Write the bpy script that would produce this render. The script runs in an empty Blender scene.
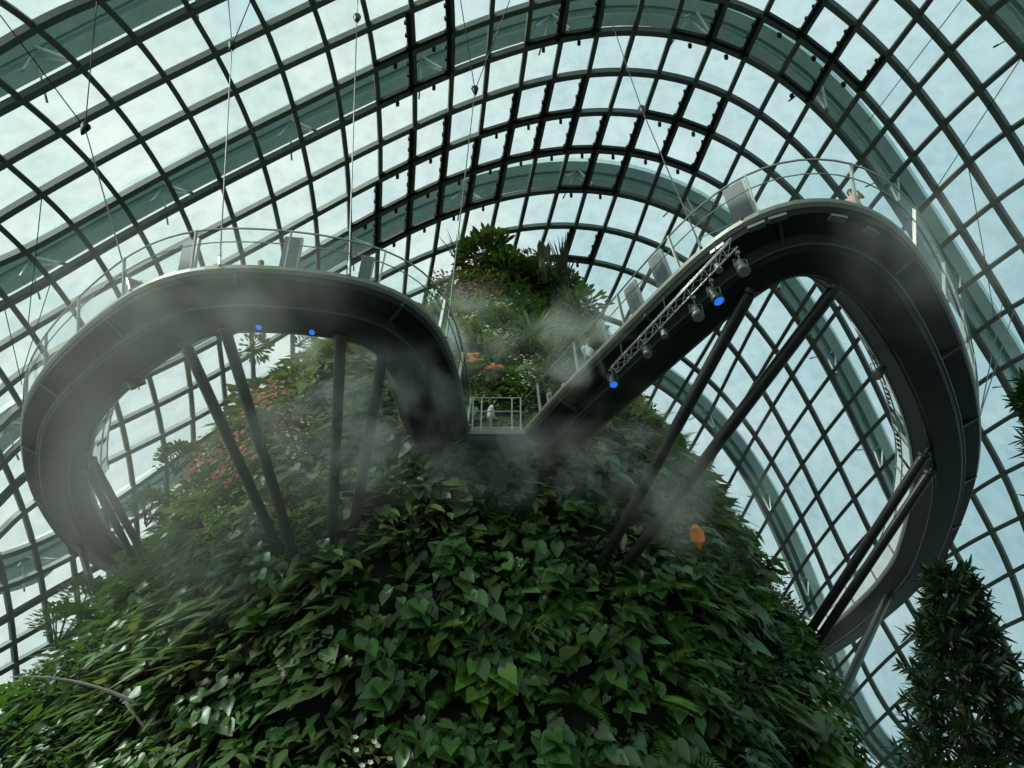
import bpy, math, random
import numpy as np
from mathutils import Vector, Matrix
from mathutils.bvhtree import BVHTree
from mathutils import noise as mnoise
random.seed(7); R = random.random
def ru(a, b): return a + (b - a) * R()
SC = bpy.context.scene; COL = SC.collection
F = 683.0; PITCH = math.radians(37); CAM = Vector((0, 0, 1.7))
cP, sP = math.cos(PITCH), math.sin(PITCH)
# ------------------------------------------------------------ measuring helpers
def ray(x, y):
    X = x - 512; Y = 384 - y
    return Vector((X, F * cP - Y * sP, F * sP + Y * cP)).normalized()
def px(P):
    d = Vector(P) - CAM
    f = d.y * cP + d.z * sP; u = -d.y * sP + d.z * cP
    if f < .1: return (-9999, -9999)
    return (512 + F * d.x / f, 384 - F * u / f)
def on_z(x, y, z):
    r = ray(x, y); return CAM + r * ((z - CAM.z) / r.z)
EC = Vector((6, 30, 0)); ER = Vector((46, 52, 47))
def on_dome(x, y, k=1.0):
    r = ray(x, y); o = CAM - EC; e = ER * k
    a = sum((r[i] / e[i]) ** 2 for i in range(3)); b = sum(2 * r[i] * o[i] / e[i] ** 2 for i in range(3))
    c = sum((o[i] / e[i]) ** 2 for i in range(3)) - 1
    return CAM + r * ((-b + math.sqrt(b * b - 4 * a * c)) / (2 * a))
def dome_n(P):
    d = P - EC; return Vector((d.x / ER.x ** 2, d.y / ER.y ** 2, d.z / ER.z ** 2)).normalized()
# ------------------------------------------------------------ mesh builder
class MB:
    def __init__(s): s.v = []; s.f = []; s.m = []
    def add(s, vs, fs, mi=0):
        n = len(s.v); s.v += [tuple(v) for v in vs]; s.f += [tuple(i + n for i in f) for f in fs]; s.m += [mi] * len(fs)
    def box(s, c, sz, rot=None, mi=0):
        c = Vector(c); h = Vector(sz) / 2; vs = []
        for x in (-1, 1):
            for y in (-1, 1):
                for z in (-1, 1):
                    v = Vector((x * h.x, y * h.y, z * h.z)); v = rot @ v if rot else v; vs.append(c + v)
        s.add(vs, [(0, 1, 3, 2), (4, 6, 7, 5), (0, 4, 5, 1), (2, 3, 7, 6), (0, 2, 6, 4), (1, 5, 7, 3)], mi)
    def bar(s, pts, nrm, w, d, off=0, mi=0):     # rectangular bar swept along pts; w across, d along normal (inward of off)
        n = len(pts); vs = []
        for i in range(n):
            t = (pts[min(i + 1, n - 1)] - pts[max(i - 1, 0)]).normalized(); nn = nrm[i]
            a = t.cross(nn).normalized()
            p = pts[i] + nn * off
            for sx, sz in ((-.5, -.5), (.5, -.5), (.5, .5), (-.5, .5)): vs.append(p + a * (w * sx) + nn * (d * sz))
        fs = []
        for i in range(n - 1):
            for k in range(4): fs.append((i * 4 + k, i * 4 + (k + 1) % 4, i * 4 + 4 + (k + 1) % 4, i * 4 + 4 + k))
        fs += [(3, 2, 1, 0), tuple((n - 1) * 4 + k for k in range(4))]
        s.add(vs, fs, mi)
    def tube(s, pts, r, seg=6, mi=0):
        n = len(pts); pts = [Vector(p) for p in pts]; vs = []; up = None
        for i in range(n):
            t = (pts[min(i + 1, n - 1)] - pts[max(i - 1, 0)]).normalized()
            if up is None: up = Vector((0, 0, 1)) if abs(t.z) < .9 else Vector((1, 0, 0))
            a = t.cross(up).normalized(); b = a.cross(t).normalized(); up = b
            rr = r[i] if isinstance(r, (list, tuple)) else r
            for k in range(seg):
                g = 2 * math.pi * k / seg; vs.append(pts[i] + (a * math.cos(g) + b * math.sin(g)) * rr)
        fs = [(i * seg + k, i * seg + (k + 1) % seg, (i + 1) * seg + (k + 1) % seg, (i + 1) * seg + k) for i in range(n - 1) for k in range(seg)]
        fs += [tuple(range(seg))[::-1], tuple((n - 1) * seg + k for k in range(seg))]
        s.add(vs, fs, mi)
    def lathe(s, prof, c, ax=Vector((0, 0, 1)), seg=12, mi=0):
        c = Vector(c); ax = ax.normalized(); a = ax.orthogonal().normalized(); b = ax.cross(a); vs = []
        for r, h in prof:
            for k in range(seg):
                g = 2 * math.pi * k / seg; vs.append(c + ax * h + (a * math.cos(g) + b * math.sin(g)) * r)
        n = len(prof)
        fs = [(i * seg + k, i * seg + (k + 1) % seg, (i + 1) * seg + (k + 1) % seg, (i + 1) * seg + k) for i in range(n - 1) for k in range(seg)]
        fs += [tuple(range(seg))[::-1], tuple((n - 1) * seg + k for k in range(seg))]
        s.add(vs, fs, mi)
    def build(s, name, mats, parent=None, smooth=False, loc=None):
        me = bpy.data.meshes.new(name)
        off = Vector(loc) if loc is not None else Vector((0, 0, 0))
        me.from_pydata([tuple(Vector(v) - off) for v in s.v] if loc is not None else s.v, [], s.f)
        if not isinstance(mats, (list, tuple)): mats = [mats]
        for m in mats: me.materials.append(m)
        if len(mats) > 1: me.polygons.foreach_set('material_index', s.m)
        if smooth: me.polygons.foreach_set('use_smooth', [True] * len(s.f))
        me.update()
        o = bpy.data.objects.new(name, me); COL.objects.link(o)
        if loc is not None: o.location = off
        if parent is not None: o.parent = parent
        return o
def tag(o, label=None, cat=None, group=None, kind=None):
    if label: o['label'] = label
    if cat: o['category'] = cat
    if group: o['group'] = group
    if kind: o['kind'] = kind
    return o
def empty(name, loc=(0, 0, 0)):
    o = bpy.data.objects.new(name, None); COL.objects.link(o); o.location = loc; o.empty_display_size = .2; return o
def copy_tree(o, parent=None):
    c = o.copy(); COL.objects.link(c)
    if parent is not None: c.parent = parent
    for ch in [q for q in kids.get(o.name, [])]: copy_tree(ch, c)
    return c
kids = {}
def kid(p, o): kids.setdefault(p.name, []).append(o); return o
# ------------------------------------------------------------ materials
def mat(name, col, rough=.5, metal=0, var=.15, scale=3.0, spec=.5, obj_rand=0, island=0, alpha=None, emis=None):
    m = bpy.data.materials.new(name); m.use_nodes = True; nt = m.node_tree; N = nt.nodes; L = nt.links
    b = N['Principled BSDF']; b.inputs['Roughness'].default_value = rough; b.inputs['Metallic'].default_value = metal
    b.inputs['Specular IOR Level'].default_value = spec
    tc = N.new('ShaderNodeTexCoord'); nz = N.new('ShaderNodeTexNoise'); nz.inputs['Scale'].default_value = scale; nz.inputs['Detail'].default_value = 4
    L.new(tc.outputs['Object'], nz.inputs['Vector'])
    mr = N.new('ShaderNodeMapRange'); mr.inputs['To Min'].default_value = 1 - var; mr.inputs['To Max'].default_value = 1 + var
    L.new(nz.outputs['Fac'], mr.inputs['Value']); val = mr.outputs['Result']
    hsv = N.new('ShaderNodeHueSaturation'); hsv.inputs['Color'].default_value = (*col, 1)
    if obj_rand:
        oi = N.new('ShaderNodeObjectInfo'); m2 = N.new('ShaderNodeMapRange'); m2.inputs['To Min'].default_value = 1 - obj_rand; m2.inputs['To Max'].default_value = 1 + obj_rand
        L.new(oi.outputs['Random'], m2.inputs['Value']); mu = N.new('ShaderNodeMath'); mu.operation = 'MULTIPLY'
        L.new(val, mu.inputs[0]); L.new(m2.outputs['Result'], mu.inputs[1]); val = mu.outputs[0]
    if island:
        g = N.new('ShaderNodeNewGeometry'); m3 = N.new('ShaderNodeMapRange'); m3.inputs['To Min'].default_value = 1 - island; m3.inputs['To Max'].default_value = 1 + island
        L.new(g.outputs['Random Per Island'], m3.inputs['Value']); mu = N.new('ShaderNodeMath'); mu.operation = 'MULTIPLY'
        L.new(val, mu.inputs[0]); L.new(m3.outputs['Result'], mu.inputs[1]); val = mu.outputs[0]
        m4 = N.new('ShaderNodeMapRange'); m4.inputs['To Min'].default_value = .47; m4.inputs['To Max'].default_value = .52
        L.new(g.outputs['Random Per Island'], m4.inputs['Value']); L.new(m4.outputs['Result'], hsv.inputs['Hue'])
    L.new(val, hsv.inputs['Value']); L.new(hsv.outputs['Color'], b.inputs['Base Color'])
    if emis: b.inputs['Emission Color'].default_value = (*emis[0], 1); b.inputs['Emission Strength'].default_value = emis[1]
    return m
def leafmat(name, col, rough=.42, spec=.5, island=.35, obj_rand=.25, trans=.25):
    m = mat(name, col, rough=rough, spec=spec, island=island, obj_rand=obj_rand, scale=2.5, var=.2)
    nt = m.node_tree; N = nt.nodes; L = nt.links; b = N['Principled BSDF']; out = N['Material Output']
    t = N.new('ShaderNodeBsdfTranslucent'); mx = N.new('ShaderNodeMixShader'); mx.inputs[0].default_value = trans
    t.inputs['Color'].default_value = (col[0] * 2.2, col[1] * 2.2, col[2] * 1.0, 1)
    L.new(b.outputs[0], mx.inputs[1]); L.new(t.outputs[0], mx.inputs[2]); L.new(mx.outputs[0], out.inputs['Surface'])
    return m
def glassmat(name, tint, rough=.05, refl=1.0, streak=0):
    m = bpy.data.materials.new(name); m.use_nodes = True; nt = m.node_tree; N = nt.nodes; L = nt.links; N.remove(N['Principled BSDF'])
    t = N.new('ShaderNodeBsdfTransparent'); g = N.new('ShaderNodeBsdfGlossy'); g.inputs['Roughness'].default_value = rough
    fr = N.new('ShaderNodeFresnel'); fr.inputs['IOR'].default_value = 1.35
    mu = N.new('ShaderNodeMath'); mu.operation = 'MULTIPLY'; mu.inputs[1].default_value = refl; L.new(fr.outputs[0], mu.inputs[0])
    mx = N.new('ShaderNodeMixShader'); L.new(mu.outputs[0], mx.inputs[0]); L.new(t.outputs[0], mx.inputs[1]); L.new(g.outputs[0], mx.inputs[2])
    L.new(mx.outputs[0], N['Material Output'].inputs['Surface'])
    t.inputs['Color'].default_value = (*tint, 1)
    if streak:
        tc = N.new('ShaderNodeTexCoord'); mp = N.new('ShaderNodeMapping'); mp.inputs['Scale'].default_value = (1.2, 1.2, .12)
        nz = N.new('ShaderNodeTexNoise'); nz.inputs['Scale'].default_value = 1.0; nz.inputs['Detail'].default_value = 6
        L.new(tc.outputs['Object'], mp.inputs[0]); L.new(mp.outputs[0], nz.inputs['Vector'])
        cr = N.new('ShaderNodeValToRGB'); cr.color_ramp.elements[0].position = .3; cr.color_ramp.elements[1].position = .6
        cr.color_ramp.elements[0].color = (*[c * (1 - streak) for c in tint], 1); cr.color_ramp.elements[1].color = (*tint, 1)
        L.new(nz.outputs['Fac'], cr.inputs[0]); L.new(cr.outputs[0], t.inputs['Color'])
    return m
M = dict(
    steel=mat('glazing_bar_paint', (.17, .22, .20), .5, .1, .12),
    steel2=mat('slim_bar_paint', (.16, .20, .175), .5, .1, .12),
    vent=mat('vent_black', (.008, .011, .011), .6),
    ribp=mat('rib_pale_paint', (.62, .82, .80), .5, 0, .08),
    ribd=mat('rib_dark_paint', (.20, .30, .29), .5, 0, .1),
    white=mat('white_steel', (.5, .58, .56), .4, .1),
    deck=mat('walkway_dark_paint', (.007, .012, .010), .6, 0, .5, 1.2, spec=.2),
    belly=mat('walkway_belly_paint', (.010, .017, .014), .5, 0, .6, .8, spec=.25),
    seam=mat('seam_paint', (.035, .05, .045), .4, .3),
    trim=mat('walkway_edge_trim', (.15, .16, .13), .45, .3),
    rail=mat('brushed_steel_rail', (.32, .34, .31), .3, .7),
    post=mat('railing_post_steel', (.42, .42, .37), .35, .5),
    panel=mat('grey_panel', (.17, .18, .19), .5, .1),
    strut=mat('strut_dark_paint', (.016, .019, .019), .38, .2, .2),
    cable=mat('cable_steel', (.06, .07, .07), .4, .6),
    truss=mat('aluminium_truss', (.42, .46, .44), .35, .7),
    lampb=mat('stage_light_body', (.03, .035, .035), .4, .2),
    lampc=mat('stage_light_grey', (.13, .15, .15), .35, .4),
    blue=mat('blue_lens', (.02, .15, .6), .3, emis=((.02, .20, .9), .8)),
    rock=mat('mountain_ground', (.012, .017, .009), .95, 0, .5, 1.0, spec=.1),
    floor=mat('floor_paving', (.035, .04, .03), .8, 0, .3, .6),
    bark=mat('bark', (.06, .05, .035), .9),
    stem=mat('plant_stem', (.08, .10, .03), .7),
    skin=mat('skin', (.50, .30, .21), .5), hair=mat('dark_hair', (.02, .015, .012), .6), hair2=mat('brown_hair', (.12, .08, .045), .6),
    shw=mat('white_shirt', (.75, .80, .85), .8), sht=mat('teal_shirt', (.20, .42, .42), .8), shp=mat('pink_shirt', (.6, .30, .26), .8), shg=mat('beige_shirt', (.45, .38, .28), .8),
    trg=mat('grey_trousers', (.16, .18, .17), .8), trb=mat('blue_trousers', (.06, .1, .16), .8), shoe=mat('shoe', (.05, .05, .05), .6),
    glass=glassmat('dome_glass', (.83, .945, .915), .03, 1.0, .12),
    rglass=glassmat('railing_glass', (.90, .95, .93), .02, 1.0),
    sky_conc=mat('tower_hull', (.10, .17, .18), .7, 0, .1, .05),
)
LM = dict(
    philo=leafmat('heart_leaf_green', (.058, .128, .032), .36, .6, .45),
    philoy=leafmat('heart_leaf_yellow_green', (.11, .21, .035), .42),
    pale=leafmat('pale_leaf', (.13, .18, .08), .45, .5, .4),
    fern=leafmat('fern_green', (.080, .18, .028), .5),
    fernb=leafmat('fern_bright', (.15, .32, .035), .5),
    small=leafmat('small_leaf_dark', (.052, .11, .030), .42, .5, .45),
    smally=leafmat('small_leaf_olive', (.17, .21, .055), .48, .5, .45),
    strap=leafmat('strap_leaf', (.095, .15, .05), .36, .7, .45),
    rosette=leafmat('rosette_grey_green', (.07, .10, .07), .4, .6),
    red=leafmat('reddish_leaf', (.20, .055, .045), .5),
    pinkf=leafmat('pink_flower', (.55, .16, .17), .6, .3),
    orangef=leafmat('orange_flower', (.75, .22, .05), .6, .3),
    whitef=leafmat('white_flower', (.6, .62, .55), .6, .3),
    orange=leafmat('orange_leaf', (.85, .24, .02), .5, .4, .1, 0),
    tree=leafmat('conifer_leaf', (.010, .030, .009), .6, .25, .4, .1, .15),
    brome=leafmat('bronze_strap', (.16, .12, .04), .45),
    palest=mat('pale_stalk', (.45, .36, .31), .6),
)
# ------------------------------------------------------------ camera, world, light
cd = bpy.data.cameras.new('camera'); cam = bpy.data.objects.new('camera', cd); COL.objects.link(cam); SC.camera = cam
cam.location = CAM; cam.rotation_euler = (math.pi / 2 + PITCH, 0, 0); cd.sensor_width = 36; cd.lens = 36 * F / 1024; cd.clip_end = 2000
w = bpy.data.worlds.new('overcast_sky'); SC.world = w; w.use_nodes = True; nt = w.node_tree; N = nt.nodes; L = nt.links; bg = N['Background']
tc = N.new('ShaderNodeTexCoord'); mp = N.new('ShaderNodeMapping'); mp.inputs['Scale'].default_value = (3, 3, 5)
nz = N.new('ShaderNodeTexNoise'); nz.inputs['Scale'].default_value = 1.6; nz.inputs['Detail'].default_value = 8; nz.inputs['Roughness'].default_value = .6
L.new(tc.outputs['Generated'], mp.inputs[0]); L.new(mp.outputs[0], nz.inputs['Vector'])
cr = N.new('ShaderNodeValToRGB'); e = cr.color_ramp.elements; e[0].position = .32; e[0].color = (.62, .76, .78, 1); e[1].position = .62; e[1].color = (.90, .94, .91, 1)
L.new(nz.outputs['Fac'], cr.inputs[0])
sx = N.new('ShaderNodeSeparateXYZ'); L.new(tc.outputs['Generated'], sx.inputs[0])
mr = N.new('ShaderNodeMapRange'); mr.inputs['From Min'].default_value = -.7; mr.inputs['From Max'].default_value = .7; mr.inputs['To Min'].default_value = 1.07; mr.inputs['To Max'].default_value = .70
L.new(sx.outputs['X'], mr.inputs['Value'])
vm = N.new('ShaderNodeVectorMath'); vm.operation = 'SCALE'; L.new(cr.outputs[0], vm.inputs[0]); L.new(mr.outputs[0], vm.inputs['Scale'])
mz = N.new('ShaderNodeMapRange'); mz.inputs['From Max'].default_value = .75; mz.inputs['To Min'].default_value = .78; mz.inputs['To Max'].default_value = 1.04; L.new(sx.outputs['Z'], mz.inputs['Value'])
vz = N.new('ShaderNodeVectorMath'); vz.operation = 'SCALE'; L.new(vm.outputs[0], vz.inputs[0]); L.new(mz.outputs[0], vz.inputs['Scale']); vm = vz
mi = N.new('ShaderNodeMix'); mi.data_type = 'RGBA'; mi.inputs[6].default_value = (1.03, 1.0, .98, 1); mi.inputs[7].default_value = (.80, .97, 1.08, 1)
mf = N.new('ShaderNodeMapRange'); mf.inputs['From Min'].default_value = -.4; mf.inputs['From Max'].default_value = .6; L.new(sx.outputs['X'], mf.inputs['Value']); L.new(mf.outputs[0], mi.inputs[0])
vt = N.new('ShaderNodeVectorMath'); vt.operation = 'MULTIPLY'; L.new(vm.outputs[0], vt.inputs[0]); L.new(mi.outputs[2], vt.inputs[1]); vm = vt
L.new(vm.outputs[0], bg.inputs['Color']); bg.inputs['Strength'].default_value = 1.12
sd = bpy.data.lights.new('sun', 'SUN'); sd.energy = 4.0; sd.angle = math.radians(18); sd.color = (1, .97, .9)
sun = bpy.data.objects.new('sun', sd); COL.objects.link(sun)
sun.rotation_euler = Vector((.95, .30, -.95)).to_track_quat('-Z', 'Y').to_euler()
SC.view_settings.view_transform = 'Standard'; SC.view_settings.look = 'None'; SC.view_settings.gamma = 1; SC.view_settings.exposure = 0
SC.cycles.transparent_max_bounces = 24; SC.cycles.volume_bounces = 1; SC.cycles.max_bounces = 6
SC.cycles.use_denoising = True
# ------------------------------------------------------------ the glazed dome
def smooth_px(pts, ext0=60, ext1=60, step=14):
    p = np.array(pts, float)
    if len(p) > 3:
        d = np.r_[0, np.cumsum(np.hypot(*np.diff(p, axis=0).T))]; u = d / d[-1]
        deg = min(7 if len(p) > 22 else 5, max(2, len(p) // 2))
        cx = np.polynomial.Polynomial.fit(u, p[:, 0], deg); cy = np.polynomial.Polynomial.fit(u, p[:, 1], deg)
        n = max(6, int(d[-1] / step)); t = np.linspace(0, 1, n); q = np.c_[cx(t), cy(t)]
    else:
        q = p
    def ext(a, b, l):
        v = (a - b) / np.hypot(*(a - b)); k = max(1, int(l / 25)); return [a + v * l * (i + 1) / k for i in range(k)]
    out = (ext(q[0], q[1], ext0)[::-1] if ext0 else []) + list(q) + (ext(q[-1], q[-2], ext1) if ext1 else [])
    return [tuple(a) for a in out]
H = {
 '1a': [(0,43),(32,23),(60,11),(95,-5)],
 '2a': [(0,106),(20,95),(78,65),(133,36),(185,10),(208,-1)],
 '3a': [(0,161),(57,129),(110,101),(164,75),(215,49),(256,29),(311,3)],
 '4a': [(0,214),(38,191),(90,162),(140,135),(187,111),(232,88),(256,76),(280,65),(325,45),(366,25),(406,8),(430,-2)],
 '5': [(0,260),(22,248),(70,221),(120,197),(162,174),(207,150),(256,122),(291,102),(333,86),(373,65),(411,50),(451,35),(488,19),(512,10),(550,-2),(600,-13),(650,-14),(690,-8),(730,0),(768,14),(805,34),(833,62),(860,91),(888,124),(913,157),(938,192),(963,225),(988,267),(1010,305),(1024,335)],
 '6': [(0,304),(49,277),(92,252),(136,227),(177,204),(220,182),(256,164),(301,141),(338,122),(378,100),(416,86),(453,72),(488,59),(524,48),(562,39),(597,31),(634,26),(674,30),(712,37),(747,52),(780,76),(809,102),(838,128),(862,160),(885,192),(908,225),(930,260),(953,292),(975,330),(1000,375),(1021,410)],
 '7': [(0,344),(25,327),(70,305),(115,281),(160,254),(190,236),(232,216),(256,203),(306,179),(343,160),(381,139),(416,126),(448,115),(482,99),(512,90),(552,77),(587,70),(624,66),(659,69),(697,77),(729,92),(762,115),(790,140),(815,165),(838,193),(880,252),(920,320),(955,385),(982,431),(1000,467),(1020,509)],
 '8': [(0,386),(70,345),(150,300),(225,256),(256,241),(278,230),(313,215),(348,196),(378,180),(416,164),(446,150),(478,136),(512,124),(547,115),(579,109),(612,106),(647,107),(682,115),(712,130),(739,148),(768,173),(795,201),(850,268),(905,355),(945,435),(972,494),(992,531),(1010,572),(1024,603)],
 '9': [(0,422),(100,362),(180,318),(256,274),(316,244),(343,230),(376,217),(411,201),(443,187),(471,176),(512,162),(540,152),(570,145),(604,143),(632,145),(667,152),(699,167),(727,186),(750,211),(802,270),(820,288),(840,322),(857,345),(872,375),(890,410),(925,480),(960,560),(1000,640),(1024,690)],
 '10': [(0,458),(60,423),(140,375),(182,352),(220,332),(245,322),(300,290),(351,260),(383,247),(408,235),(441,220),(470,210),(512,198),(527,193),(557,187),(589,182),(619,183),(652,194),(684,207),(712,224),(745,259),(770,291),(791,320),(810,347),(830,375),(847,407),(865,435),(880,469),(895,499),(925,560),(955,620),(1000,715),(1020,765)],
 '11': [(0,493),(25,479),(92,437),(120,422),(155,400),(200,377),(255,345),(290,327),(340,300),(383,277),(406,267),(433,257),(463,245),(502,233),(520,228),(549,221),(577,219),(607,220),(639,229),(684,252),(715,278),(745,310),(755,326),(772,355),(790,380),(806,405),(824,434),(840,464),(856,496),(872,526),(895,570),(925,630),(965,715),(985,765)],
 '12': [(0,526),(38,505),(95,467),(127,451),(160,431),(192,415),(207,406),(320,345),(400,305),(470,275),(520,260),(569,252),(594,255),(627,262),(649,273),(690,306),(727,345),(737,357),(755,382),(770,410),(787,438),(802,463),(819,494),(834,521),(850,554),(883,621),(903,661),(918,693),(938,738)],
 '13': [(0,560),(75,516),(125,484),(162,464),(180,454),(300,388),(400,335),(500,300),(570,290),(640,320),(690,360),(720,390),(737,412),(752,439),(769,464),(782,494),(797,524),(815,548),(832,578),(853,625),(875,670),(905,740)],
 '14': [(0,592),(38,569),(70,550),(125,516),(150,504),(180,489),(300,425),(420,365),(520,335),(600,345),(660,380),(690,405),(705,424),(740,470),(755,498),(767,526),(792,572),(810,613),(830,653),(853,698),(883,767)],
 '15': [(0,620),(40,597),(85,572),(140,543),(200,514)],
 '16': [(0,647),(40,625),(90,597),(150,565)],
 '17': [(0,670),(40,648),(90,620)],
 '4b': [(800,-20),(828,0),(858,24),(889,54),(918,88),(944,122),(970,159),(995,200),(1024,243)],
 '3b': [(885,-20),(903,0),(920,15),(952,47),(980,87),(1008,129),(1024,152)],
 '2b': [(960,-18),(978,0),(990,12),(1024,50)],
 '15b': [(735,520),(752,550),(767,580),(790,625),(815,680),(840,740)],
}
T = {
 'L': [(-12,530),(0,570),(7,605),(12,645)], 'M': [(-20,420),(0,464),(15,484),(24,519),(37,569),(44,605)],
 'N': [(-20,345),(0,372),(10,390),(30,425),(50,470),(62,515),(69,545),(74,575),(76,600)],
 'O': [(0,291),(25,325),(47,360),(75,410),(93,465),(103,520),(108,565)],
 'P': [(0,227),(22,249),(49,277),(72,310),(92,345),(112,393),(121,424),(126,450),(133,495),(136,531)],
 'Q': [(0,157),(37,190),(70,222),(92,250),(110,280),(133,330),(148,377),(156,404),(161,435),(165,491)],
 'R': [(0,81),(22,100),(57,129),(90,162),(118,198),(136,227),(160,270),(175,315),(183,350),(189,382),(192,430)],
 'S': [(0,0),(32,22),(72,60),(110,100),(140,136),(162,174),(177,202),(192,237),(204,270),(215,325),(221,362),(223,387)],
 'T': [(100,0),(132,35),(165,75),(187,112),(205,148),(220,181),(232,215),(242,262),(250,325),(252,362)],
 'U': [(184,0),(212,47),(232,87),(250,125),(262,162),(271,195),(279,230),(286,268),(291,325),(292,350)],
 'V': [(250,-4),(266,29),(280,65),(292,105),(302,144),(310,183),(315,222),(317,272)],
 'W': [(310,-2),(325,42),(335,85),(342,125),(346,160),(348,195),(349,232),(348,272)],
 'X': [(362,-2),(373,57),(378,105),(380,150),(379,191),(378,227),(376,277)],
 'Y': [(410,-2),(413,60),(415,100),(413,150),(411,191),(410,220),(406,260),(404,287)],
 'Z': [(451,-2),(452,42),(450,100),(446,150),(442,191),(437,232),(431,265),(424,300)],
 'A1': [(492,-2),(489,42),(483,105),(477,150),(471,188),(466,220),(455,262),(445,300)],
 'B1': [(531,-2),(527,32),(520,85),(513,125),(507,152),(499,193),(491,230),(480,280)],
 'C1': [(567,-2),(561,37),(553,77),(543,122),(534,161),(523,213),(514,246),(500,290)],
 'D1': [(603,-2),(597,32),(588,72),(576,118),(565,160),(554,203),(544,234),(530,275)],
 'E1': [(642,-2),(634,30),(622,70),(608,110),(597,150),(588,185),(577,217),(568,247),(552,290)],
 'F1': [(682,-2),(672,32),(659,69),(645,110),(632,147),(619,184),(607,220),(594,253),(580,292)],
 'G1': [(727,-2),(712,40),(696,77),(680,117),(664,155),(651,192),(638,227),(624,265),(608,300)],
 'H1': [(772,-2),(747,52),(729,92),(712,131),(697,167),(685,196),(664,240),(645,280),(630,310)],
 'I1': [(826,-2),(803,32),(780,75),(758,116),(739,152),(722,188),(700,238),(675,290),(655,330)],
 'J1': [(876,-2),(858,22),(833,62),(809,102),(787,142),(767,177),(748,213),(712,280),(680,340),(650,400)],
 'K1': [(930,-2),(920,12),(890,52),(860,91),(834,130),(815,162),(794,195),(755,262),(722,322),(697,362),(675,400)],
 'M1': [(1003,0),(988,12),(952,47),(918,87),(887,125),(860,160),(838,191),(800,245),(770,291),(755,326),(737,357),(720,392),(700,430),(680,465)],
 'N1': [(1040,35),(1024,52),(980,87),(944,122),(913,157),(886,187),(870,205),(840,250),(812,289),(791,320),(772,355),(755,382),(738,412),(720,445)],
 'O1': [(1024,120),(1008,129),(972,159),(938,191),(908,222),(875,262),(840,307),(810,347),(790,380),(770,409),(752,441),(737,468)],
 'P1': [(1024,180),(997,200),(963,227),(923,262),(892,300),(860,337),(830,375),(807,405),(787,438),(769,466),(755,491)],
 'Q1': [(1024,242),(988,267),(955,295),(915,330),(872,374),(847,407),(824,434),(802,464),(782,494),(765,523)],
 'R1': [(1024,299),(993,320),(968,338),(930,370),(896,406),(862,439),(840,464),(819,494),(797,524),(772,561)],
 'S1': [(1024,355),(980,382),(935,418),(896,454),(880,469),(856,496),(834,524),(815,546),(795,577),(778,605)],
 'T1': [(1024,408),(985,432),(935,470),(885,515),(862,541),(832,575),(810,603),(790,630)],
 'U1': [(1024,463),(975,490),(930,525),(890,565),(850,610),(822,650)],
 'V1': [(1024,515),(987,534),(947,556),(920,577),(890,608),(860,642),(843,661),(828,678)],
 'W1': [(1024,565),(1008,575),(985,587),(950,609),(918,633),(900,648),(875,671),(848,702)],
 'X1': [(1024,617),(1003,628),(955,656),(910,691),(890,711),(858,742)],
 'Y1': [(1024,667),(1010,673),(970,695),(928,724),(878,767)],
 'Z1': [(1024,715),(985,742),(950,770)],
}
HP = {k: smooth_px(v, 130 if v[0][0] <= 0 else 60, 130 if v[-1][0] > 900 or v[-1][1] < 10 else 50) for k, v in H.items()}
TP = {k: smooth_px(v, 90, 45) for k, v in T.items()}
# glass shell, one smooth pane surface
g = MB(); nu, nv = 96, 36; vs = []
for j in range(nv + 1):
    ph = math.radians(90 * j / nv * .985)
    for i in range(nu):
        th = 2 * math.pi * i / nu
        vs.append(EC + Vector((ER.x * 1.006 * math.cos(th) * math.cos(ph), ER.y * 1.006 * math.sin(th) * math.cos(ph), ER.z * 1.006 * math.sin(ph))))
g.add(vs, [(j * nu + i, j * nu + (i + 1) % nu, (j + 1) * nu + (i + 1) % nu, (j + 1) * nu + i) for j in range(nv) for i in range(nu)] + [tuple(nv * nu + i for i in range(nu))])
dome = g.build('window_1', M['glass'], smooth=True); tag(dome, kind='structure')
dome['label'] = 'curved teal tinted glass shell of the conservatory'
for k, pp in HP.items():
    pts = [on_dome(*q) for q in pp]; pts = [p for p in pts if p.z > .2]; nn = [dome_n(p) for p in pts]
    b = MB(); b.bar(pts, nn, .36, .46, -.22)
    b.build('arch_bar', M['steel'], dome)
for k, pp in TP.items():
    pts = [on_dome(*q) for q in pp]; pts = [p for p in pts if p.z > .2]; nn = [dome_n(p) for p in pts]
    b = MB(); b.bar(pts, nn, .29, .34, -.20)
    b.build('cross_bar', M['steel2'], dome)
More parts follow.
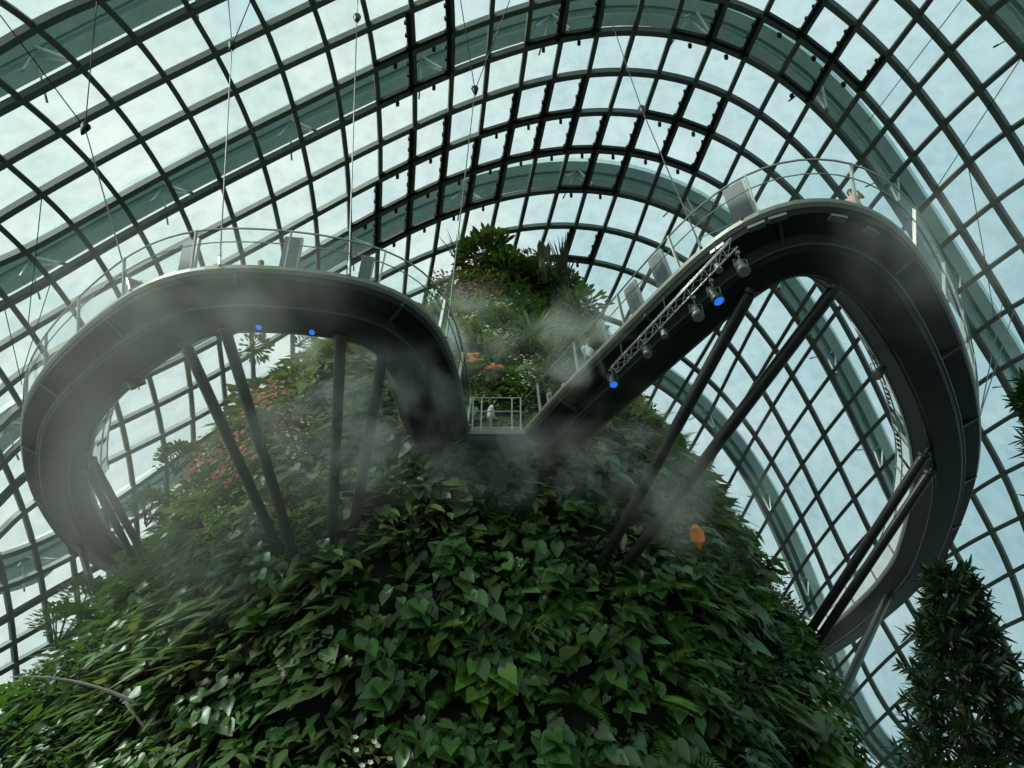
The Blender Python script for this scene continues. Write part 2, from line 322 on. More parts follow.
# big outer arches carrying the shell
for n, ks in enumerate((('2a',), ('6',), ('10',), ('14',), ('2b',))):
    b = MB(); d = MB(); s = MB()
    for k in ks:
        pts = [on_dome(*q) for q in HP[k]]; pts = [p for p in pts if p.z > .2]; nn = [dome_n(p) for p in pts]
        P2 = [p + m * 2.3 for p, m in zip(pts, nn)]
        tt = [(P2[min(i + 1, len(P2) - 1)] - P2[max(i - 1, 0)]).normalized() for i in range(len(P2))]
        sd_ = [t.cross(m).normalized() for t, m in zip(tt, nn)]
        for sg in (-1, 1): b.bar([p + a * (.72 * sg) for p, a in zip(P2, sd_)], nn, .85, .55)
        d.bar([p + m * .75 for p, m in zip(P2, nn)], nn, .75, .8)
        acc = 0
        for i in range(1, len(P2) - 1):
            acc += (P2[i] - P2[i - 1]).length
            if acc > 9:
                acc = 0
                for sg in (-1, 1): s.tube([P2[i] + sd_[i] * (.4 * sg), pts[i] + tt[i] * 1.3 + sd_[i] * .2], .08, 5); s.tube([P2[i], pts[i] - tt[i] * 1.1 + sd_[i] * sg * 1.0], .06, 5)
    r = b.build('trim_%d' % (n + 1), M['ribp']); tag(r, kind='structure'); r['label'] = 'pale outer steel arch seen through the glass'
    d.build('web', M['ribd'], r); s.build('brace', M['white'], r)
# black framed opening vents
def cross_pt(a, b):
    best = None
    for i in range(len(a) - 1):
        for j in range(len(b) - 1):
            p, r_, q, s_ = np.array(a[i]), np.array(a[i + 1]) - np.array(a[i]), np.array(b[j]), np.array(b[j + 1]) - np.array(b[j])
            den = r_[0] * s_[1] - r_[1] * s_[0]
            if abs(den) < 1e-9: continue
            t = ((q - p)[0] * s_[1] - (q - p)[1] * s_[0]) / den; u = ((q - p)[0] * r_[1] - (q - p)[1] * r_[0]) / den
            if 0 <= t <= 1 and 0 <= u <= 1: return tuple(p + r_ * t)
    return best
VENTS = {('4', '5'): 'Y Z', ('5', '6'): 'Y Z C1 D1 G1 H1 J1', ('7', '8'): 'Y Z B1 C1 D1 G1 H1', ('8', '9'): 'X Y Z A1 B1 C1 D1 E1 F1 G1 H1', ('9', '10'): 'X Y Z A1 B1 E1 F1',
         ('4b', '5'): 'I1 J1 K1', ('11', '12'): 'E1 F1'}
for (h0, h1), ls in VENTS.items():
    h0 = h0 if h0 in HP else h0 + 'a'
    for l in ls.split():
        a = cross_pt(TP[l], HP[h0]); c = cross_pt(TP[l], HP[h1])
        order = list(TP); l0 = order[order.index(l) - 1]
        a0 = cross_pt(TP[l0], HP[h0]); c0 = cross_pt(TP[l0], HP[h1])
        if not (a and c and a0 and c0): continue
        A, C_, A0, C0 = [on_dome(*q) for q in (a, c, a0, c0)]
        b = MB(); n_ = dome_n((A + C_) / 2); wv = (A0 - A).normalized()
        b.bar([A + wv * .27 - n_ * .3, C_ + wv * .27 - n_ * .3], [n_, n_], .28, .30)
        b.bar([C_ - n_ * .3 + (A - C_).normalized() * .33, C0 - n_ * .3 + (A0 - C0).normalized() * .33], [n_, n_], .22, .3)
        for f in (.2, .5, .8):
            q = A.lerp(C_, f) + wv * .46 - n_ * .45; b.box(q, (.16, .16, .3))
        q = C_.lerp(C0, .5) - (A - C_).normalized() * .3 - n_ * .5; b.box(q, (.2, .2, .35))
        b.build('vent_frame', M['vent'], dome)
# ------------------------------------------------------------ floor
fl = MB(); n = 64
fl.add([EC + Vector((ER.x * 1.1 * math.cos(2 * math.pi * i / n), ER.y * 1.1 * math.sin(2 * math.pi * i / n), 0)) for i in range(n)], [tuple(range(n))])
tag(fl.build('floor', M['floor']), kind='structure')
# ------------------------------------------------------------ the green mountain
AZ = [(0, -36, 25), (4, -34, 23.6), (8, -32, 22.6), (10.5, -30.5, 22), (14.5, -28.6, 20.6), (17, -27.8, 19.4), (20.5, -27, 17.8), (25, -25, 14.2), (30, -18.5, 11.2), (34, -10.5, 9.2), (38.5, -7.4, 8), (40.6, -5, 5.5), (41.6, -1, 1.6)]
def mshape(z):
    zs = [a[0] for a in AZ]; l = math.tan(math.radians(np.interp(z, zs, [a[1] for a in AZ]))); r = math.tan(math.radians(np.interp(z, zs, [a[2] for a in AZ])))
    return (l + r) / 2 * 37, (r - l) / 2 * 36
def mpoint(th, z, noise=True):
    x0, rx = mshape(z); ry = rx * .78; y0 = 38
    k = 1
    if noise:
        v = mnoise.noise(Vector((math.cos(th) * 3 + 7, math.sin(th) * 3, z * .16))); v2 = mnoise.noise(Vector((math.cos(th) * 9, math.sin(th) * 9 + 3, z * .5)))
        k = 1 + .055 * v + .022 * v2
    return Vector((x0 + rx * k * math.cos(th), y0 + ry * k * math.sin(th), z))
mm = MB(); nth, nz_ = 160, 90
for j in range(nz_ + 1):
    for i in range(nth): mm.v.append(tuple(mpoint(2 * math.pi * i / nth, 41.6 * j / nz_)))
mm.f = [(j * nth + i, j * nth + (i + 1) % nth, (j + 1) * nth + (i + 1) % nth, (j + 1) * nth + i) for j in range(nz_) for i in range(nth)] + [tuple(nz_ * nth + i for i in range(nth))]
mm.m = [0] * len(mm.f)
mtn = mm.build('planted_mountain', M['rock'], smooth=True)
tag(mtn, 'tall cone shaped indoor mountain under the dome, its dark face covered with plants', 'mountain')
BVH = BVHTree.FromPolygons([Vector(v) for v in mm.v], mm.f)
def hit(x, y, back=0):
    r = ray(x, y); h = BVH.ray_cast(CAM, r)
    if h[0] is None: return None, None
    return h[0] + r * back, h[1] if h[1].dot(r) < 0 else -h[1]
# ------------------------------------------------------------ plants on the mountain
def leaf(mb, base, dirv, up, ln, wd, fold=.25, droop=.35, n=3, shape='heart', mi=0):
    """blade from base along dirv, face towards up"""
    d = dirv.normalized(); s = d.cross(up).normalized(); nn = s.cross(d).normalized()
    prof = {'heart': [(-.16, .55), (.0, .92), (.25, 1.0), (.6, .6), (1, 0)], 'lance': [(0, .25), (.2, .8), (.5, 1), (.8, .5), (1, 0)], 'strap': [(0, .7), (.35, 1), (.7, .8), (1, 0)], 'oval': [(0, .2), (.3, .95), (.65, .95), (1, 0)]}[shape]
    vs = []
    for t, w_ in prof:
        tt = max(t, 0); c = base + d * (ln * t) - Vector((0, 0, 1)) * (droop * ln * tt * tt) 
        mid = c - nn * (fold * wd * w_ * .5)
        if w_ == 0: vs.append(mid)
        else: vs += [c - s * (wd * .5 * w_), mid if not (shape == 'heart' and t < 0) else mid + d * ln * .16, c + s * (wd * .5 * w_)]
    fs = []; m = len(prof)
    for i in range(m - 1):
        a = i * 3
        if i < m - 2: fs += [(a, a + 1, a + 4, a + 3), (a + 1, a + 2, a + 5, a + 4)]
        else: fs += [(a, a + 1, a + 3), (a + 1, a + 2, a + 3)]
    mb.add(vs, fs, mi)
# prototypes live in a local frame: X across, Y up the wall, Z out of the wall; gravity is roughly -Y there
G = Vector((0, -1, 0))
def lv(mb, base, dirv, up, ln, wd, droop=.3, fold=.25, shape='heart', mi=0):
    # same as leaf but drooping along -Y
    d = dirv.normalized(); s = d.cross(up)
    if s.length < 1e-3: s = Vector((1, 0, 0))
    s.normalize(); nn = s.cross(d).normalized()
    prof = {'heart': [(-.16, .5), (.0, .92), (.28, 1.0), (.62, .58), (1, 0)], 'lance': [(0, .25), (.25, .85), (.6, .9), (1, 0)], 'strap': [(0, .7), (.35, 1), (.7, .8), (1, 0)], 'oval': [(0, .2), (.3, .95), (.65, .95), (1, 0)]}[shape]
    vs = []
    for t, w_ in prof:
        tt = max(t, 0); c = base + d * (ln * t) + G * (droop * ln * tt * tt)
        mid = c - nn * (fold * wd * w_ * .5)
        if shape == 'heart' and t < 0: mid = mid + d * (ln * .15)
        if w_ == 0: vs.append(mid)
        else: vs += [c - s * (wd * .5 * w_), mid, c + s * (wd * .5 * w_)]
    fs = []; m = len(prof)
    for i in range(m - 1):
        a = i * 3
        if i < m - 2: fs += [(a, a + 1, a + 4, a + 3), (a + 1, a + 2, a + 5, a + 4)]
        else: fs += [(a, a + 1, a + 3), (a + 1, a + 2, a + 3)]
    mb.add(vs, fs, mi)
def p_philo(sz=.52, n=27, rad=.85):
    mb = MB()
    for i in range(n):
        a = ru(0, 6.28); r = rad * math.sqrt(R()); b = Vector((r * math.cos(a), r * math.sin(a), ru(.15, .95) * (1.15 - .5 * r / rad)))
        lnn = sz * ru(.6, 1.15); dr = Vector((ru(-.9, .9), -1, ru(-.3, .9))); up = Vector((ru(-.7, .7), ru(0, .9), 1))
        mb.tube([Vector((b.x * .5, b.y * .5 + .1, 0)), b], .012, 3, 1)
        lv(mb, b, dr, up, lnn, lnn * ru(.72, .9), droop=.15, fold=ru(.1, .4))
    return mb
def p_fern(n=9, ln=1.1, sprd=1.0):
    mb = MB()
    for i in range(n):
        a = ru(-2.6, 2.6) ; d = Vector((math.sin(a) * sprd, math.cos(a) * .7 + .1, ru(.5, 1.0))).normalized(); L_ = ln * ru(.7, 1.15)
        pts = [d * (L_ * t) + G * (.65 * L_ * t * t) for t in [k / 9 for k in range(10)]]
        mb.tube(pts, .01, 3, 1)
        for k in range(1, 10):
            t = k / 9; tg = (pts[k] - pts[k - 1]).normalized(); s = tg.cross(Vector((0, .3, 1))).normalized()
            wl = L_ * .26 * math.sin(math.pi * min(1, .15 + t * .85)) + .03
            for sg in (-1, 1):
                for q in (0, .5):
                    pb = pts[k].lerp(pts[k - 1], q); dd = (s * sg + tg * .35 + G * .15).normalized(); tip = pb + dd * wl; wv = tg * .035
                    mb.add([pb - wv, pb + wv, tip], [(0, 1, 2)], 0)
    return mb
def p_small(n=60, rad=.75, dep=.7, ln=.2, shape='oval'):
    mb = MB()
    for i in range(n):
        a = ru(0, 6.28); r = rad * math.sqrt(R()); b = Vector((r * math.cos(a), r * math.sin(a), ru(.1, dep) * (1.1 - r / rad * .5)))
        d = Vector((ru(-1, 1), ru(-1, .6), ru(0, 1))); l_ = ln * ru(.7, 1.4)
        lv(mb, b, d, Vector((ru(-.3, .3), .4, 1)), l_, l_ * .5, droop=.2, shape=shape)
    for i in range(7):
        a = ru(0, 6.28); mb.tube([(0, 0, 0), (rad * .6 * math.cos(a), rad * .6 * math.sin(a), dep * .7)], .012, 3, 1)
    return mb
def p_strap(n=22, ln=1.0, wd=.10, spread=1, shape='strap', droop=.6, updir=.3):
    mb = MB()
    for i in range(n):
        a = ru(0, 6.28); d = Vector((math.cos(a) * spread, math.sin(a) * spread * .8 + updir, ru(.5, 1.1))); l_ = ln * ru(.65, 1.15)
        base = Vector((ru(-.08, .08), ru(-.08, .08), 0)); d.normalize(); up = Vector((0, .6, 1)) if abs(d.dot(Vector((0, .5, .86)))) < .95 else Vector((1, 0, 0))
        s = d.cross(up).normalized(); vs = []; K = 5
        for k in range(K + 1):
            t = k / K; c = base + d * (l_ * t) + G * (droop * l_ * t * t); w_ = wd * (1 - t ** 2.2) * (.6 + .4 * min(1, t * 4)) / 2
            nn = s.cross(d).normalized()
            vs += [c - s * w_, c - nn * w_ * .4, c + s * w_]
        mb.add(vs, [f for k in range(K) for f in ((k * 3, k * 3 + 1, k * 3 + 4, k * 3 + 3), (k * 3 + 1, k * 3 + 2, k * 3 + 5, k * 3 + 4))], 0)
    return mb
def p_hang(n=26, ln=.75):   # hanging pointed leaves in shaggy tufts
    mb = MB()
    for i in range(n):
        b = Vector((ru(-.7, .7), ru(-.5, .7), ru(.15, .6))); l_ = ln * ru(.6, 1.2)
        lv(mb, b, Vector((ru(-.5, .9), ru(-1, -.2), ru(.1, .7))), Vector((ru(-.3, .3), .5, 1)), l_, l_ * .32, droop=.45, shape='lance')
    return mb
def flowers(n, rad, dep, sz):
    mb = MB()
    for i in range(n):
        a = ru(0, 6.28); r = rad * math.sqrt(R()); c = Vector((r * math.cos(a), r * math.sin(a), dep * ru(.8, 1.15)))
        for k in range(5):
            g_ = k * 1.2566 + i; d = Vector((math.cos(g_), math.sin(g_), .5)); lv(mb, c, d, Vector((0, 0, 1)), sz, sz * .7, droop=.1, shape='oval')
    return mb
def wall_matrix(P, Nn, spin=0, sc=1):
    Nn = (Nn + Vector((0, 0, .25))).normalized(); X = Vector((0, 0, 1)).cross(Nn)
    if X.length < .05: X = Vector((1, 0, 0))
    X.normalize(); Y = Nn.cross(X).normalized()
    m = Matrix((X, Y, Nn)).transposed().to_4x4() @ Matrix.Rotation(spin, 4, 'Z') @ Matrix.Diagonal((sc, sc, sc, 1))
    m.translation = P; return m
# kind: (object name, variants [(builder)], leaf material, label, category, flower)
KIND = {
 'philo': ('heart_leaf_creeper', lambda: p_philo(), 'philo'), 'philoy': ('heart_leaf_creeper', lambda: p_philo(.5, 20, .7), 'philoy'),
 'pale': ('pale_leaf_climber', lambda: p_philo(.58, 24, .85), 'pale'), 'fern': ('fern', lambda: p_fern(), 'fern'),
 'small': ('leafy_shrub', lambda: p_small(75, .8, .8, .24), 'small'), 'smally': ('leafy_shrub', lambda: p_small(70, .8, .75, .2), 'smally'),
 'hang': ('drooping_leaf_plant', lambda: p_hang(), 'strap'), 'red': ('flowering_shrub', lambda: p_small(60, .7, .7, .17), 'small'),
 'rosette': ('spiky_rosette_plant', lambda: p_strap(24, 1.0, .09, droop=.35), 'rosette'), 'brome': ('spiky_rosette_plant', lambda: p_strap(24, .8, .08, droop=.5), 'brome'),
}
proto = {}
for k, (nm, fn, lm) in KIND.items():
    proto[k] = []
    for v in range(4 if k in ('philo', 'small', 'hang', 'fern') else 2):
        mb = fn(); fl_ = None
        if k == 'red': fl_ = flowers(14, .6, .75, .11)
        if k == 'smally' and v == 1: fl_ = flowers(8, .6, .75, .08)
        proto[k].append((mb, fl_))
meshes = {}
def mesh_of(k, v):
    if (k, v) not in meshes:
        mb, fl_ = proto[k][v]; nm, _, lm = KIND[k]
        me = bpy.data.meshes.new(nm); me.from_pydata(mb.v, [], mb.f); me.materials.append(LM[lm]); me.materials.append(M['stem']); me.polygons.foreach_set('material_index', mb.m); me.polygons.foreach_set('use_smooth', [True] * len(mb.f)); me.update()
        fm = None
        if fl_:
            fm = []; nf_ = 14 if k == 'red' else 8; a_, b_ = len(fl_.v) // nf_, len(fl_.f) // nf_
            for q in range(nf_):
                f1 = bpy.data.meshes.new('flower'); f1.from_pydata(fl_.v[q * a_:(q + 1) * a_], [], [tuple(i - q * a_ for i in f_) for f_ in fl_.f[q * b_:(q + 1) * b_]]); f1.materials.append(LM['pinkf' if k == 'red' else 'whitef']); f1.update(); fm.append(f1)
        meshes[(k, v)] = (me, fm)
    return meshes[(k, v)]
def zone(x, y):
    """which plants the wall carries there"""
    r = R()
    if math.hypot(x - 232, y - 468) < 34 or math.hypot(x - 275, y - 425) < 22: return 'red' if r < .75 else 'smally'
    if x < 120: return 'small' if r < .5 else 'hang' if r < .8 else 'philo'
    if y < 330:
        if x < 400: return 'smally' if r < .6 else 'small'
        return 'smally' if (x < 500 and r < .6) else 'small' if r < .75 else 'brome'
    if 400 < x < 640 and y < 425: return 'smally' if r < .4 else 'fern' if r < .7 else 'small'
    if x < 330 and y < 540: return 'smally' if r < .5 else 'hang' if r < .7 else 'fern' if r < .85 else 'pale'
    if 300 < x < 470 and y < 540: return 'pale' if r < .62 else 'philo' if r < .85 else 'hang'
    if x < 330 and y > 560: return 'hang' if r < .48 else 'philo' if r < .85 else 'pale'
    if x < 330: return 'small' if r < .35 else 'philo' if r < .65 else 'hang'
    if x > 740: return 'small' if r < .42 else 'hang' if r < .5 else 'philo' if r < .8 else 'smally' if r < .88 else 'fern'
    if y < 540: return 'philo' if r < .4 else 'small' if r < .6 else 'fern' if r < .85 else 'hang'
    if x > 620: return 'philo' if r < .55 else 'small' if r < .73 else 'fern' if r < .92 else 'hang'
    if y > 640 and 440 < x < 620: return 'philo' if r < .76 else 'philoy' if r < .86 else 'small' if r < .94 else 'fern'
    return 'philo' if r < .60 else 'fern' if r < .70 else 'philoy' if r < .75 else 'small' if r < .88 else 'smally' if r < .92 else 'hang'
spots = []
z = .6
while z < 41.4:
    x0, rx = mshape(z); per = 2 * math.pi * rx * .9; n = max(6, int(per / 1.15)); ph = R()
    for i in range(n):
        th = 2 * math.pi * (i + ph + ru(-.3, .3)) / n; zz = z + ru(-.35, .35)
        P = mpoint(th, zz); e1 = mpoint(th + .03, zz) - P; e2 = mpoint(th, min(41.5, zz + .4)) - P; Nn = e1.cross(e2).normalized()
        to = (CAM - P).normalized()
        if Nn.dot(to) < -.22: continue
        X, Y = px(P)
        if X < -90 or X > 1110 or Y > 860: continue
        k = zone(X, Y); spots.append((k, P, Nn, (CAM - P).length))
    z += 1.02
LAB = {
 'philo': [('glossy green heart-leaved creeper hanging on the lower front of the mountain', lambda x, y: y > 560 and x > 330), ('dark heart-leaved creeper just below the walkway and its struts', lambda x, y: y <= 560), ('green heart-leaved creeper low on the left shoulder of the mountain', lambda x, y: True)],
 'philoy': [('bright yellow-green heart-leaved creeper among darker leaves', lambda x, y: True)],
 'pale': [('pale silvery broad-leaved climber in the mist behind the left struts', lambda x, y: y < 560), ('pale broad-leaved climber low on the left of the mountain', lambda x, y: True)],
 'fern': [('feathery green fern growing on the right side of the mountain', lambda x, y: x > 600), ('feathery fern between broad leaves on the mountain front', lambda x, y: True)],
 'small': [('dark small-leaved shrub on the right flank of the mountain', lambda x, y: x > 600), ('dark small-leaved shrub on the summit behind the railings', lambda x, y: y < 400 and x > 400), ('dark small-leaved shrub on the left flank of the mountain', lambda x, y: True)],
 'smally': [('olive green shrub near the summit in drifting mist', lambda x, y: x > 400), ('olive green shrub on the misty upper left slope', lambda x, y: True)],
 'hang': [('drooping narrow-leaved plant on the shaded right slope', lambda x, y: x > 500), ('silvery drooping narrow-leaved plant on the lower left slope', lambda x, y: True)],
 'red': [('reddish pink flowering shrub on the upper left slope between the struts', lambda x, y: True)],
 'brome': [('bronze spiky strap-leaved plant on the summit', lambda x, y: True)], 'rosette': [('grey-green spiky rosette plant', lambda x, y: True)],
}
bykind = {}
for s in spots: bykind.setdefault(KIND[s[0]][0], []).append(s)
for nm, lst in bykind.items():
    lst.sort(key=lambda s: s[3]); stuff = {}
    for idx, (k, P, Nn, d) in enumerate(lst):
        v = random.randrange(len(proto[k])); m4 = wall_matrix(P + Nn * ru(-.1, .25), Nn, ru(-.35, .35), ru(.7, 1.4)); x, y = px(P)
        if idx < 300:
            me, fm = mesh_of(k, v); o = bpy.data.objects.new(nm, me); COL.objects.link(o); o.matrix_world = m4
            lab = next(l for l, c in LAB[k] if c(x, y)); tag(o, lab, 'fern' if nm == 'fern' else 'shrub' if 'shrub' in nm else 'plant', lab.replace(' on the', 's on the') if False else 'plants: ' + lab)
            for f1 in fm or []: fo = bpy.data.objects.new('flower', f1); COL.objects.link(fo); fo.parent = o
        else:
            q = stuff.setdefault(k, MB()); mb = proto[k][v][0]
            q.add([m4 @ Vector(a) for a in mb.v], mb.f, 0); q.m[-len(mb.m):] = mb.m
    for k, q in stuff.items():
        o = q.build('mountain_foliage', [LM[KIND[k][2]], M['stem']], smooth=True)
        tag(o, 'mass of further %s leaves covering the more distant mountain face' % {'philo': 'heart-shaped', 'small': 'small dark', 'smally': 'olive', 'hang': 'drooping', 'pale': 'pale', 'fern': 'fern', 'philoy': 'yellow-green'}.get(k, 'mixed'), 'foliage', kind='stuff')
# individually placed plants
def place(name, mb, lm, x, y, label, cat='plant', sc=1, spin=0, flw=None, out=.1, upright=0, group=None):
    P, Nn = hit(x, y)
    xx = x
    while P is None and xx < x + 120: xx += 4; P, Nn = hit(xx, y)
    if P is None: return None
    if xx != x: P = CAM + ray(x, y) * ((P - CAM).length - .5)
    o = mb.build(name, [lm, M['stem']], smooth=True)
    if upright: m = Matrix.Rotation(math.pi / 2, 4, 'X') @ Matrix.Diagonal((sc, sc, sc, 1)); m.translation = P + Vector((0, -out, 0)); o.matrix_world = m
    else: o.matrix_world = wall_matrix(P + Nn * out, Nn, spin, sc)
    tag(o, label, cat, group)
    if flw:
        nv, nf = len(flw[0].v) // flw[2], len(flw[0].f) // flw[2]
        for k in range(flw[2]):
            q = MB(); q.add(flw[0].v[k * nv:(k + 1) * nv], [tuple(i - k * nv for i in f_) for f_ in flw[0].f[k * nf:(k + 1) * nf]]); q.build('flower', flw[1], o)
    return o
def upr(mb):   # turn a free-standing plant (z up) into the wall frame (Y up)
    mb.v = [(v[0], v[2], -v[1] + .2) for v in mb.v]; return mb
def p_sword(n=16, h=2.4, wd=.16, lean=.28):
    mb = MB()
    for i in range(n):
        a = ru(0, 6.28); d = Vector((math.cos(a) * lean * ru(.3, 1.3), math.sin(a) * lean * .7, 1)).normalized(); l_ = h * ru(.6, 1.1); s = Vector((math.cos(ru(-.6, .6)), .3, 0)).normalized(); vs = []
        b = Vector((ru(-.3, .3), ru(-.2, .2), 0))
        for k in range(6):
            t = k / 5; c = b + d * l_ * t + Vector((d.x, d.y, 0)) * t * t * l_ * .4; w_ = wd * (.5 + .5 * math.sin(math.pi * min(1, .25 + t * .6))) * (1 - t ** 3) / 2; vs += [c - s * w_, c + s * w_]
        mb.add(vs, [(k * 2, k * 2 + 1, k * 2 + 3, k * 2 + 2) for k in range(5)], 0)
    return upr(mb)
def p_paddle(n=5, h=2.6):
    mb = MB()
    for i in range(n):
        a = i * 2.1; b = Vector((ru(-.3, .3), 0, 0)); tip = b + Vector((math.cos(a) * .25, math.sin(a) * .2, h * ru(.75, 1)))
        mb.tube([b, b.lerp(tip, .6)], .03, 4, 1); leaf(mb, b.lerp(tip, .55), tip - b, Vector((ru(-.4, .4), -1, .2)), h * .42, .42, .15, .05, shape='oval')
    return upr(mb)
def p_bush(n=170, r=1.2, ln=.45, shape='lance', h=1.6, wr=.38):
    mb = MB()
    for i in range(n):
        a = ru(0, 6.28); e_ = ru(-.3, 1.4); rr = r * ru(.55, 1); c = Vector((rr * math.cos(a) * math.cos(e_), rr * math.sin(a) * math.cos(e_) * .8, h * .45 + rr * math.sin(e_) * h / r * .55))
        d = Vector((math.cos(a), math.sin(a), math.sin(e_) + .35)); leaf(mb, c, d, Vector((-math.cos(a) * .3, -math.sin(a) * .3, 1)), ln * ru(.7, 1.3), ln * wr, .2, .3, shape=shape)
    for i in range(9):
        a = i * .7; mb.tube([(0, 0, -.2), (r * .6 * math.cos(a), r * .4 * math.sin(a), h * .8)], .03, 4, 1)
    return upr(mb)
place('palm_like_shrub', p_bush(330, 1.7, .6, 'strap', 3.0), LM['small'], 480, 274, 'bushy dark strap-leaved shrub at the top left of the summit', 'shrub', out=.2, upright=1)
place('spiky_shrub', p_sword(30, 3.4, .12, .45), LM['brome'], 459, 268, 'bronze spiky shrub at the highest left edge of the summit', 'shrub', upright=1)
place('palm_like_shrub', p_bush(200, 1.6, .7, 'strap', 2.8), LM['strap'], 490, 268, 'bushy mid green strap-leaved shrub between the palm-like shrub and the paddle leaves', 'shrub', out=.4, upright=1)
place('broad_leaf_shrub', p_bush(120, 1.5, .62, 'oval', 2.2), LM['small'], 508, 280, 'dark broad-leaved shrub in the middle of the summit', 'shrub', upright=1)
place('broad_leaf_shrub', p_bush(150, 1.9, .6, 'oval', 2.6), LM['philo'], 580, 325, 'wide green shrub at the right end of the summit', 'shrub', upright=1)
place('broad_leaf_shrub', p_bush(130, 1.5, .5, 'oval', 2.2), LM['small'], 560, 300, 'dark rounded shrub beside the sword-leaved plant', 'shrub', upright=1)
place('paddle_leaf_plant', p_paddle(6, 4.6), LM['philo'], 542, 296, 'tall plant with upright oval paddle leaves on the summit', 'plant', out=1.0, upright=1)
place('sword_leaf_plant', p_sword(26, 4.2, .20, .26), LM['rosette'], 564, 300, 'tall plant with upright sword-shaped leaves on the summit', 'plant', out=1.0, upright=1)
place('spiky_rosette_plant', p_strap(60, 2.3, .13, 1, droop=.35), LM['strap'], 532, 348, 'large dark spiky rosette in the middle of the upper slope', 'plant', out=.9, upright=1)
place('spiky_rosette_plant', p_strap(34, 1.3, .09, 1, droop=.3, updir=.8), LM['fern'], 512, 388, 'smaller green spiky rosette just above the bridge railing', 'plant', out=.9, upright=1)
place('pink_flowering_shrub', p_small(110, 1.0, 1.0, .22), LM['small'], 445, 290, 'pink flowering shrub above the end of the left walkway', 'shrub', flw=(flowers(26, .9, 1.05, .13), LM['pinkf'], 26), out=.3, upright=1)
place('pink_flowering_shrub', p_small(110, .9, .9, .22), LM['fern'], 468, 300, 'green shrub with a few red flowers below the spiky shrub', 'shrub', flw=(flowers(16, .8, .95, .12), LM['pinkf'], 16), out=.3, upright=1)
for i, (x, y, lb) in enumerate(((474, 374, 'orange flowered clump above the left end of the bridge'), (492, 385, 'orange flowered clump above the middle of the bridge'))):
    place('orange_flowering_plant', p_strap(14, .6, .06), LM['smally'], x, y, lb, 'plant', flw=(flowers(12, .4, .6, .16), LM['orangef'], 12), out=.3)
for x, y, lb in ((468, 338, 'pale green shrub with white flowers left of the large rosette'), (500, 325, 'pale green shrub with white flowers above the large rosette'), (490, 355, 'low white flowered shrub just left below the large rosette')):
    place('white_flowering_shrub', p_small(120, 1.0, .9, .22), LM['smally'], x, y, lb, 'shrub', flw=(flowers(16, .9, .95, .11), LM['whitef'], 16), out=.3)
for x, y, lm, sc, lb in ((488, 655, 'rosette', 1.25, 'grey-green spiky rosette on the lower front of the mountain'), (432, 612, 'rosette', 1.0, 'thin dark spiky rosette left above the grey-green one'), (160, 497, 'rosette', .9, 'spiky rosette on the left skyline of the mountain')):
    place('spiky_rosette_plant', p_strap(30, 1.1, .09, droop=.3), LM[lm], x, y, lb, 'plant', sc=sc, out=.55)
for x, y, sc, lb in ((640, 600, 1.9, 'large bright fern below the foot of the long right struts'), (662, 668, 1.1, 'bright yellow-green fern frond on the lower right front'), (656, 706, 1.1, 'lowest bright yellow-green fern frond on the right front'), (660, 470, 1.0, 'fern on the slope right of the bridge')):
    place('bright_fern', p_fern(5 if sc < 1.5 else 9, 1.1, 1.4), LM['fernb' if sc < 1.5 else 'fern'], x, y, lb, 'fern', sc=sc, out=.55)
for x, y, lb in ((62, 640, 'dark rounded bush on the lower left skyline'), (84, 612, 'dark bush top on the left skyline beside the glass'), (150, 520, 'dark shrub on the left skyline below the left walkway'), (178, 470, 'dark shrub higher on the left skyline')):
    place('skyline_bush', p_bush(520, 1.3, .26, 'oval', 1.7, .65), LM['small'], x, y + 6, lb, 'bush', out=.1, upright=1)
for x, y, lb in ((425, 462, 'yellow-green climber in the mist left of the bridge'), (250, 345 + 10, 'leafy bush on the upper left skyline'), (300, 350, 'leafy bush under the blue lamps')):
    place('leafy_bush', p_bush(130, 1.0, .35, 'oval', 1.4), LM['smally'], x, y, lb, 'bush', out=.1)
# big single leaf bunches standing out on the front
for x, y, lb in ((505, 690, 'bright green heart-leaved bunch low in the middle'), (470, 690, 'bright lime heart-leaved bunch near the bottom'), (690, 590, 'mid green heart-leaved bunch below the orange leaf'), (730, 655, 'large-leaved bunch low on the right front')):
    place('heart_leaf_creeper', p_philo(.78, 12, .6), LM['philoy' if y == 690 else 'philo'], x, y, lb, 'plant', out=.4)
P, Nn = hit(689, 552); mb = MB(); lv(mb, Vector((0, .75, .5)), Vector((0, -1, .1)), Vector((0, 0, 1)), 1.1, .62, fold=.5, droop=.05, shape='oval'); lv(mb, Vector((0, .72, .42)), Vector((.12, -1, .1)), Vector((.5, 0, 1)), .95, .5, fold=.5, droop=.05, shape='oval')
mb.tube([(0, 1.0, 0), (0, .75, .5)], .02, 4, 1)
o = mb.build('orange_leaf', [LM['orange'], M['stem']], smooth=True); o.matrix_world = wall_matrix(P + Nn * .3, Nn); o.matrix_world = Matrix.Translation(P + Vector((0, -1.1, -.2))) @ Matrix.Rotation(math.pi / 2, 4, 'X'); tag(o, 'single large orange leaf hanging on the right slope', 'leaf')
